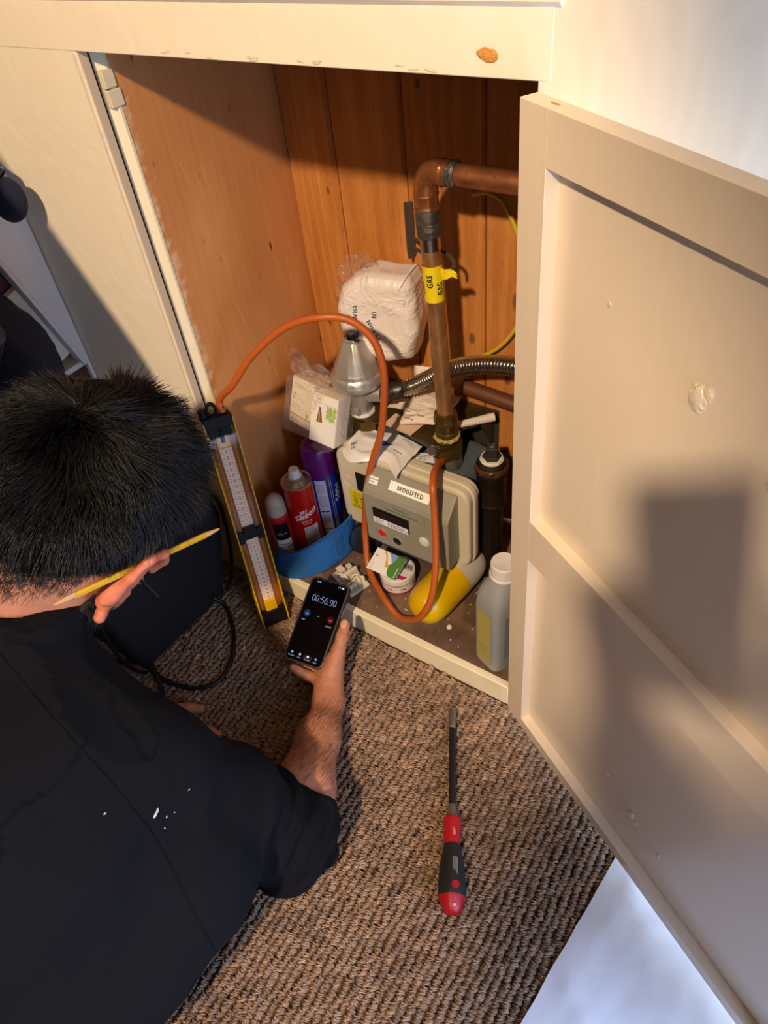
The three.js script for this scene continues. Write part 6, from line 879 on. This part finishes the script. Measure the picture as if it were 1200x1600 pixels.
// ---- hair, beard and eyebrows as strands over a close cap
{
  const hairMat = phys({ color: 0x0c0a09, roughness: 0.42, specularIntensity: 0.7, sheen: 0.2 });
  const inHair = (r, u, f) => { const line = f > 0.062 ? 0.068 : f > -0.036 ? -0.066 + (f + 0.036) / 0.098 * 0.134 : lerp(-0.104, -0.066, sstep(-0.080, -0.036, f)); return (u - line - 0.008) * 0.8; };   // > 0 above the hairline
  const outer = blend([HE(0, 0.016, -0.014, [0.083, 0.101, 0.103]), HE(0, -0.03, -0.02, [0.076, 0.07, 0.088])], 0.03);
  const cap = (x, y, z) => { const [r, u, f] = headLocal(x, y, z); const thick = 0.003 + 0.011 * sstep(0, 0.06, inHair(r, u, f)); const d = outer(x, y, z) - thick + 0.005 - 0.004 * noise(x * 40, y * 40, z * 40) - 0.004 * noise(r * 26, u * 26, f * 26); return smax(d, -inHair(r, u, f) * 0.8, 0.006); };
  const g = mesher(cap, [-0.59, 0.40, 0.12], [-0.19, 0.78, 0.53], 0.0042);
  const hair = part('hair', g, phys({ color: 0x060505, roughness: 0.9, specularIntensity: 0.15 }), person, 'short thick black hair');
  const r0 = rng(101);
  const strands = (n, seed, pick, len, wd, lift, colors) => { const r = rng(seed), pos = [], idx = []; let made = 0, tries = 0; while (made < n && tries < n * 30) { tries++; const q = pick(r); if (!q) continue; const [root, nrm, flow] = q; const L = len * (0.6 + 0.7 * r()) * (q[3] === undefined ? 1 : q[3]), S = 6; const rad = wd * (0.7 + 0.6 * r()); let p = root.clone(); const jit = V(r() - 0.5, r() - 0.5, r() - 0.5).multiplyScalar(0.5); const base = pos.length / 3; let d = nrm.clone().multiplyScalar(lift * (0.5 + r())).add(flow).addScaledVector(jit, 0.5).normalize(); const curl = V(r() - 0.5, r() - 0.5, r() - 0.5).multiplyScalar(0.5); const sd = d.clone().cross(nrm).normalize();
      for (let s = 0; s <= S; s++) { const w = rad * (s < S ? 1 - 0.75 * (s / S) ** 2 : 0.08); const b = d.clone().cross(sd).normalize(); for (let k = 0; k < 3; k++) { const a = k * 2.0944; pos.push(p.x + (sd.x * Math.cos(a) + b.x * Math.sin(a)) * w, p.y + (sd.y * Math.cos(a) + b.y * Math.sin(a)) * w, p.z + (sd.z * Math.cos(a) + b.z * Math.sin(a)) * w); } p = p.clone().addScaledVector(d, L / S); d.addScaledVector(nrm, -0.20 * lift).addScaledVector(curl, 0.30).addScaledVector(flow, 0.12).normalize(); }
      for (let s = 0; s < S; s++) for (let k = 0; k < 3; k++) { const a = base + s * 3 + k, b = base + s * 3 + (k + 1) % 3; idx.push(a, b, a + 3, b, b + 3, a + 3); } made++; }
    const gg = new THREE.BufferGeometry(); gg.setAttribute('position', new THREE.Float32BufferAttribute(pos, 3)); gg.setIndex(idx); gg.computeVertexNormals(); return gg; };
  void r0;
  const whorl = HD(0.015, 0.052, -0.092).sub(HC);
  const pickHair = r => { // random direction on the skull, above the hairline
    const a = r() * 6.283, c = r() * 2 - 1, s = Math.sqrt(1 - c * c); const d = V(s * Math.cos(a), c, s * Math.sin(a)); const dir = HR.clone().multiplyScalar(d.x).addScaledVector(HU, d.y).addScaledVector(HF, d.z); let t = 0.06; for (let i = 0; i < 14; i++) { const q = HC.clone().addScaledVector(dir, t); t -= cap0(q) * 0.9; } const q = HC.clone().addScaledVector(dir, t - 0.001); const [hr, hu, hf] = headLocal(q.x, q.y, q.z); const ih = inHair(hr, hu, hf); if (ih < 0.001 && (hf > -0.03 || ih < -0.034 || r() > 0.9 * (1 + ih / 0.034))) return null;
    const wv = q.clone().sub(HC).sub(whorl); let flow = wv.clone(); const swirl = dir.clone().cross(wv).normalize(); flow.normalize().addScaledVector(swirl, 0.45 * Math.exp(-wv.length() / 0.05)); flow.addScaledVector(HU, -0.15); flow.addScaledVector(dir, -flow.dot(dir)).normalize(); const n1 = V(noise(q.x * 26, q.y * 26, q.z * 26), noise(q.x * 26 + 9, q.y * 26, q.z * 26), noise(q.x * 26, q.y * 26 + 9, q.z * 26)); flow.addScaledVector(n1, 0.9).normalize(); return [q, dir, flow, ih < 0 ? 0.16 : lerp(0.22, 1, sstep(0.0, 0.05, ih))]; };
  const cap0 = q => { const hl = headLocal(q.x, q.y, q.z); if (inHair(...hl) < 0) return Math.min(face(q.x, q.y, q.z), neckF(q.x, q.y, q.z)); const [r, u, f] = headLocal(q.x, q.y, q.z); const thick = 0.003 + 0.011 * sstep(0, 0.06, inHair(r, u, f)); return outer(q.x, q.y, q.z) - thick + 0.006; };
  const st = part('hair_strands', strands(30000, 5, pickHair, 0.036, 0.00065, 0.30), hairMat, hair); st.userData.kind = 'stuff';
  { const pickW = r => { for (let k = 0; k < 40; k++) { const q = pickHair(r); if (q && q[0].clone().sub(HC).sub(whorl).length() < 0.048) { q[3] = 0.55; return q; } } return null; }; const ws = part('crown_hair', strands(3000, 23, pickW, 0.034, 0.0007, 0.45), hairMat, hair); ws.userData.kind = 'stuff'; }
  { const hp = headMesh.attributes.position, hn = headMesh.attributes.normal; const pickN = r => { const i = Math.floor(r() * hp.count), q = V(hp.getX(i), hp.getY(i), hp.getZ(i)); const [hr, hu, hf] = headLocal(q.x, q.y, q.z); const ih = inHair(hr, hu, hf); if (hf > -0.005 || ih > 0.004 || ih < -0.05 || Math.abs(hr) > 0.075 || r() > (1 + ih / 0.05) ** 1.5) return null; const d = V(hn.getX(i), hn.getY(i), hn.getZ(i)); return [q, d, HU.clone().multiplyScalar(-1).addScaledVector(d, 0.15).normalize(), 1]; };
    const ns = part('nape_hair', strands(3200, 17, pickN, 0.010, 0.00032, 0.35), hairMat, hair); ns.userData.kind = 'stuff'; }
  // beard
  const bf = (x, y, z) => { const [r, u, f] = headLocal(x, y, z); const front = sstep(-0.002, 0.02, f); const lim = u - lerp(0.012, -0.066, sstep(0.012, 0.075, f)); const d = blendBeard(x, y, z) - 0.008 * front - 0.002 * noise(x * 60, y * 60, z * 60); return smax(smax(d, lim * 0.8, 0.004), 0.024 - f, 0.004); };
  const blendBeard = blend([HE(0, -0.035, 0.018, [0.066, 0.075, 0.075]), HE(0, -0.085, 0.048, [0.050, 0.035, 0.045]), HE(0, -0.112, 0.068, [0.026, 0.020, 0.022])], 0.03);
  const bg = mesher(bf, [-0.59, 0.32, 0.16], [-0.19, 0.70, 0.53], 0.004); const beard = part('beard', bg, std({ color: 0x0d0a08, roughness: 0.85 }), person, 'dark trimmed beard');
  { const p = bg.attributes.position, n = bg.attributes.normal, o = P0; const pickB = r => { const i = Math.floor(r() * p.count); const q = V(p.getX(i) + o.x, p.getY(i) + o.y, p.getZ(i) + o.z), d = V(n.getX(i), n.getY(i), n.getZ(i)); const [hr, hu, hf] = headLocal(q.x, q.y, q.z); if (d.dot(HR) * Math.sign(hr) < -0.3) return null; const flow = HU.clone().multiplyScalar(-0.8).addScaledVector(HF, 0.3).addScaledVector(d, 0.2).normalize(); return [q, d, flow]; };
    const bs = part('beard_strands', strands(2600, 8, pickB, 0.013, 0.0004, 0.7), hairMat, beard); bs.userData.kind = 'stuff'; }
  for (const s of [1, -1]) part('eyebrow', merge([tube([HD(s * 0.014, -0.014, 0.094), HD(s * 0.030, -0.009, 0.090), HD(s * 0.048, -0.014, 0.078)], 0.0034, 24, 8)]), hairMat, person);
  // fine hair on the right forearm
  const ax = J.wrR.clone().sub(J.elR), L = ax.length(); ax.normalize(); const pickA = r => { const t = 0.2 + 0.75 * r(), a = r() * 6.283; const c = J.elR.clone().addScaledVector(ax, t * L); const u = V(0, 1, 0).addScaledVector(ax, -ax.y).normalize(), v = ax.clone().cross(u); const d = u.multiplyScalar(Math.cos(a)).addScaledVector(v, Math.sin(a)); if (d.y < -0.3) return null; let k = 0.02; for (let i = 0; i < 12; i++) { const q = c.clone().addScaledVector(d, k); k -= forearmR(q.x, q.y, q.z) * 0.9; } return [c.clone().addScaledVector(d, k), d, ax.clone().addScaledVector(v, 0.4).normalize()]; };
  const ah = part('arm_hair', strands(900, 12, pickA, 0.014, 0.00016, 0.35), std({ color: 0x2a1710, roughness: 0.6 }), person); ah.userData.kind = 'stuff';
}
// ---- pencil behind the ear, glasses
{
  const tip = HD(0.0935, 0.074, 0.060), tail = HD(0.092, -0.062, -0.030), d = tip.clone().sub(tail), L = d.length();
  const o = thing('pencil', 'worn yellow pencil tucked behind the ear of the kneeling person', 'pencil', tail.toArray());
  part('shaft', along(lathe([[0, 0], [0.0032, 0.0], [0.0036, 0.001], [0.0036, L - 0.024], [0.0033, L - 0.022]], 6, 0.4), tail.toArray(), d.toArray()), std({ color: 0xc39a1c, roughness: 0.4, bumpMap: roughBump, bumpScale: 0.0006 }), o);
  part('chewed_end', along((() => { const g = lathe([[0, -0.022], [0.0012, -0.020], [0.0030, -0.008], [0.0036, 0.002]], 9, 0); const p = g.attributes.position; for (let i = 0; i < p.count; i++) { const k = 1 + 0.35 * noise(p.getX(i) * 500, p.getY(i) * 200, p.getZ(i) * 500); p.setX(i, p.getX(i) * k); p.setZ(i, p.getZ(i) * k); } g.computeVertexNormals(); return g; })(), tail.toArray(), d.toArray()), std({ color: 0xb8935c, roughness: 0.7 }), o, 'bare splintered wooden end');
  part('sharpened_wood', along(lathe([[0.0036, L - 0.025], [0.0030, L - 0.019], [0.0012, L - 0.004]], 12), tail.toArray(), d.toArray()), std({ color: 0xc99a68, roughness: 0.7 }), o);
  part('lead', along(lathe([[0.0012, L - 0.0042], [0.0002, L]], 10), tail.toArray(), d.toArray()), M.black, o);
  const gl = thing('glasses', 'clear lensed safety glasses worn by the kneeling person', 'glasses', HD(0, -0.03, 0.1).toArray());
  const gm = std({ color: 0x141416, roughness: 0.35 });
  for (const s of [1, -1]) { part('temple', tube([HD(s * 0.074, -0.022, 0.088), HD(s * 0.0795, -0.018, 0.04), HD(s * 0.081, -0.012, 0.0)], 0.0022, 30, 8), gm, gl); part('lens', frame(new THREE.SphereGeometry(0.034, 24, 16, 0, 6.283, 0, 0.95).rotateX(Math.PI / 2).scale(0.95, 0.72, 0.55), HD(s * 0.040, -0.032, 0.086).toArray(), HR.clone().addScaledVector(HF, -0.35 * s).toArray(), HU.toArray()), phys({ color: 0xe6e4e2, roughness: 0.08, transmission: 0.85, thickness: 0, side: THREE.DoubleSide }), gl); }
  part('bridge', tube([HD(-0.012, -0.026, 0.106), HD(0, -0.022, 0.110), HD(0.012, -0.026, 0.106)], 0.0022, 20, 8), gm, gl);
}
// ---- phone showing a stopwatch
{
  const o = thing('phone', 'black phone in the hand showing a stopwatch at 00:56.90', 'phone', ph.o.toArray());
  const w = 0.0775, h = 0.158, F = (g, z) => frame(g, PH(0, 0, z).toArray(), ph.x.toArray(), ph.y.toArray());
  part('case', F(exShape(roundedRect(-w / 2, w / 2, -h / 2, h / 2, 0.0125), 0.0105, 0.002, 4).translate(0, 0, -0.0105), 0), std({ color: 0x0d0d0e, roughness: 0.5 }), o);
  part('metal_band', F(exShape(roundedRect(-w / 2 + 0.0022, w / 2 - 0.0022, -h / 2 + 0.0022, h / 2 - 0.0022, 0.011), 0.002, 0.0005, 2), -0.0014), std({ color: 0x6a655c, metalness: 0.9, roughness: 0.3 }), o);
  const draw = (c, W, H) => { fillBG(c, W, H, '#000'); c.fillStyle = '#b9cbff'; c.textAlign = 'center'; c.textBaseline = 'middle';
    c.font = '300 214px sans-serif'; c.save(); c.translate(W * 0.5, H * 0.235); c.scale(0.80, 1); c.fillText('00:56.90', 0, 0); c.strokeStyle = '#000'; c.lineWidth = 9; c.strokeText('00:56.90', 0, 0); c.restore();
    c.font = 'bold 44px sans-serif'; c.fillText('13:24', W * 0.19, H * 0.035); c.fillRect(W * 0.745, H * 0.027, 14, 26); c.fillRect(W * 0.78, H * 0.022, 16, 34); c.fillStyle = '#f2f5ff'; c.fillRect(W * 0.83, H * 0.024, 64, 30);
    c.fillStyle = '#16305e'; c.beginPath(); c.arc(W * 0.175, H * 0.435, 84, 0, 7); c.fill(); c.fillStyle = '#cfe0ff'; c.font = 'bold 40px sans-serif'; c.fillText('Lap', W * 0.175, H * 0.437);
    c.fillStyle = '#4a0d0d'; c.beginPath(); c.arc(W * 0.835, H * 0.435, 80, 0, 7); c.fill(); c.fillStyle = '#ff6a5c'; c.fillText('Stop', W * 0.835, H * 0.437);
    c.fillStyle = '#cdd6ee'; c.beginPath(); c.arc(W * 0.48, H * 0.435, 9, 0, 7); c.fill(); c.fillStyle = '#707890'; c.beginPath(); c.arc(W * 0.52, H * 0.435, 9, 0, 7); c.fill();
    c.fillStyle = '#dbe4fb'; c.font = '40px sans-serif'; c.fillText('Lap 1', W * 0.13, H * 0.515); c.fillText('00:56.90', W * 0.84, H * 0.515);
    c.fillStyle = '#1b2340'; c.beginPath(); c.ellipse(W * 0.60, H * 0.932, 110, 62, 0, 0, 7); c.fill();
    const ic = ['#9fb6e8', '#cfdcff', '#ffffff', '#8fa6d8'], nm = ['World Clock', 'Alarms', 'Stopwatch', 'Timers']; for (let i = 0; i < 4; i++) { const x = W * (0.16 + 0.22 * i); c.fillStyle = ic[i]; c.beginPath(); c.arc(x, H * 0.918, 26, 0, 7); c.fill(); c.fillStyle = i === 2 ? '#ffb46a' : '#c3d2f5'; c.font = 'bold 28px sans-serif'; c.fillText(nm[i], x, H * 0.957); } };
  const t = canvasTex(944, 1920, draw);
  const g = new THREE.ShapeGeometry(roundedRect(-w / 2 + 0.0034, w / 2 - 0.0034, -h / 2 + 0.0034, h / 2 - 0.0034, 0.010), 10); const p = g.attributes.position, uv = new Float32Array(p.count * 2); for (let i = 0; i < p.count; i++) { uv[2 * i] = p.getX(i) / (w - 0.0068) + 0.5; uv[2 * i + 1] = p.getY(i) / (h - 0.0068) + 0.5; } g.setAttribute('uv', new THREE.BufferAttribute(uv, 2));
  part('screen', F(g, 0.0010), std({ color: 0x030304, roughness: 0.12, emissive: 0xffffff, emissiveMap: t, emissiveIntensity: 1.0 }), o, 'lit stopwatch screen');
  const cam = part('side_button', F(new RoundedBoxGeometry(0.0012, 0.018, 0.003, 1, 0.0005), -0.005).translate(...ph.x.clone().multiplyScalar(w / 2 + 0.0004).add(ph.y.clone().multiplyScalar(0.03)).toArray()), std({ color: 0x8a8478, metalness: 0.8, roughness: 0.3 }), o); void cam;
}
// ---------------------------------------------------------------- whoever takes the picture: outside the frame, but the hands and phone shade the door
{
  const C = camera.position.clone(), cr = V(0.82549, -0.09549, -0.55628), cu = V(-0.33532, 0.70983, -0.61944), cb = V(0.45402, 0.69787, 0.55393);
  const K = (a, b, c) => C.clone().addScaledVector(cr, a).addScaledVector(cu, b).addScaledVector(cb, c);
  const o = thing('camera_phone', 'phone held up by the photographer, just behind the point of view', 'phone', K(-0.018, -0.055, 0.014).toArray());
  part('case', frame(new RoundedBoxGeometry(0.075, 0.152, 0.009, 3, 0.004), K(-0.018, -0.055, 0.016).toArray(), cr.toArray(), cu.toArray()), std({ color: 0x18181a, roughness: 0.5 }), o);
  const w = thing('person', 'photographer in dark clothes standing behind the camera, holding the phone with both hands', 'person', [0.60, 0, 1.40]);
  const hd = V(0.322, 1.785, 1.02), nk = V(0.47, 1.57, 1.22), ch = V(0.55, 1.33, 1.33), pv = V(0.60, 0.92, 1.40);
  const sL = V(0.375, 1.48, 1.31), sR = V(0.735, 1.46, 1.24), eL = V(0.37, 1.17, 1.04), eR = V(0.64, 1.13, 0.98), hL = K(-0.085, -0.085, 0.030), hR = K(0.048, -0.095, 0.030);
  const fg = []; for (const [s, h] of [[-1, hL], [1, hR]]) { for (let i = 0; i < 4; i++) { const a = h.clone().addScaledVector(cu, 0.030 - 0.020 * i).addScaledVector(cb, -0.002); const b = K(s > 0 ? 0.026 : -0.062, -0.055 - 0.020 * i, 0.0165); fg.push(capsule(a, a.clone().lerp(b, 0.6).addScaledVector(cb, 0.004), 0.0095, 0.0088), capsule(a.clone().lerp(b, 0.6).addScaledVector(cb, 0.004), b.addScaledVector(cb, 0.010), 0.0088, 0.0075)); } fg.push(capsule(h.clone().addScaledVector(cb, 0.02), K(s > 0 ? 0.012 : -0.046, -0.10, 0.032), 0.012, 0.0085)); }
  const hands = blend([...fg, capsule(hL.clone().addScaledVector(cu, 0.02), hL.clone().addScaledVector(cu, -0.05).addScaledVector(cb, 0.02), 0.020, 0.024), capsule(hR.clone().addScaledVector(cu, 0.02), hR.clone().addScaledVector(cu, -0.05).addScaledVector(cb, 0.02), 0.020, 0.024)], 0.006);
  const wl = hL.clone().addScaledVector(cu, -0.07).addScaledVector(cb, 0.03), wr = hR.clone().addScaledVector(cu, -0.07).addScaledVector(cb, 0.03);
  const look = C.clone().sub(hd).normalize(), side = look.clone().cross(V(0, 1, 0)).normalize(), hup = side.clone().cross(look);
  const hE = (r, u, f, q) => ellip(hd.clone().addScaledVector(side, r).addScaledVector(hup, u).addScaledVector(look, f), side, hup, look, q);
  const headP = blend([hE(0, 0.03, -0.01, [0.075, 0.09, 0.095]), hE(0, -0.05, 0.02, [0.06, 0.065, 0.07]), hE(0, -0.025, 0.10, [0.014, 0.024, 0.016]), hE(0, -0.10, 0.055, [0.03, 0.022, 0.025]), hE(0.078, -0.015, 0, [0.008, 0.03, 0.018]), hE(-0.078, -0.015, 0, [0.008, 0.03, 0.018]), capsule(hd, nk, 0.055, 0.06)], 0.02);
  const arms = [capsule(sL, eL, 0.055, 0.045), capsule(eL, wl, 0.043, 0.028), capsule(sR, eR, 0.055, 0.045), capsule(eR, wr, 0.043, 0.028)];
  const fL = [V(0.50, 0.05, 1.45), V(0.78, 0.05, 1.40)], kL = [V(0.51, 0.48, 1.39), V(0.75, 0.48, 1.34)], hpL = [V(0.52, 0.90, 1.42), V(0.70, 0.90, 1.38)];
  const lg = [0, 1].flatMap(i => [capsule(hpL[i], kL[i], 0.085, 0.058), capsule(kL[i], fL[i], 0.056, 0.042)]);
  const trk = blend([capsule(nk, ch, 0.07, 0.14), capsule(ch, pv, 0.145, 0.145), capsule(nk, sL, 0.06, 0.062), capsule(nk, sR, 0.06, 0.062)], 0.05);
  const bodyP = (x, y, z) => { let d = trk(x, y, z); for (const a of arms) d = smin(d, a(x, y, z), 0.03); for (const a of lg) d = smin(d, a(x, y, z), 0.03); return smin(d, headP(x, y, z), 0.02); };
  const bb = (pts, r) => [[Math.min(...pts.map(p => p.x)) - r, Math.max(0.0, Math.min(...pts.map(p => p.y)) - r), Math.min(...pts.map(p => p.z)) - r], [Math.max(...pts.map(p => p.x)) + r, Math.max(...pts.map(p => p.y)) + r, Math.max(...pts.map(p => p.z)) + r]];
  const handsF = (x, y, z) => { let d = hands(x, y, z); for (const a of [arms[1], arms[3]]) d = smin(d, a(x, y, z), 0.012); return d; };
  const b1 = bb([hd, nk, sL, sR, eL, eR, ch, pv, ...fL, ...kL, wl, wr], 0.19), b2 = bb([hL, hR, wl, wr], 0.05);
  const zero = g => { g.setAttribute('uv', new THREE.BufferAttribute(new Float32Array(g.attributes.position.count * 2), 2)); return g; };
  part('body', merge([zero(mesher(bodyP, ...b1, 0.016)), zero(mesher(handsF, ...b2, 0.004))]), std({ color: 0xb07a5c, roughness: 0.55 }), w);
  const jumper = blend([capsule(nk.clone().lerp(ch, 0.3), ch, 0.10, 0.165), capsule(ch, pv, 0.165, 0.165), capsule(nk.clone().lerp(sL, 0.3), sL, 0.075, 0.078), capsule(nk.clone().lerp(sR, 0.3), sR, 0.075, 0.078), capsule(sL, eL, 0.072, 0.062), capsule(eL, eL.clone().lerp(wl, 0.75), 0.060, 0.045), capsule(sR, eR, 0.072, 0.062), capsule(eR, eR.clone().lerp(wr, 0.75), 0.060, 0.045)], 0.04);
  part('jumper', zero(mesher(jumper, ...bb([nk, sL, sR, eL, eR, ch, pv, wl, wr], 0.2), 0.016)), std({ color: 0x24262c, roughness: 0.95 }), w);
  const tr = blend([...[0, 1].flatMap(i => [capsule(hpL[i], kL[i], 0.10, 0.075), capsule(kL[i], fL[i].clone().lerp(kL[i], 0.12), 0.074, 0.062)]), capsule(hpL[0], hpL[1], 0.12, 0.12)], 0.05);
  part('trousers', zero(mesher(tr, ...bb([...hpL, ...kL, ...fL], 0.14), 0.018)), std({ color: 0x1c2230, roughness: 0.95 }), w);
  part('hair', zero(mesher((x, y, z) => { const p = V(x, y, z).sub(hd); return smax(hE(0, 0.035, -0.02, [0.086, 0.10, 0.104])(x, y, z), p.dot(look) - 0.045 - 0.3 * Math.max(0, p.dot(hup) - 0.04), 0.01); }, ...bb([hd], 0.17), 0.012)), std({ color: 0x1a120c, roughness: 0.8 }), w);
  for (let i = 0; i < 2; i++) part('shoe', bx(fL[i].x - 0.045, fL[i].x + 0.045, 0.006, 0.085, fL[i].z - 0.19, fL[i].z + 0.07, 0.035, 5), std({ color: 0x15130f, roughness: 0.7 }), w);
}
renderer.render(scene, camera);
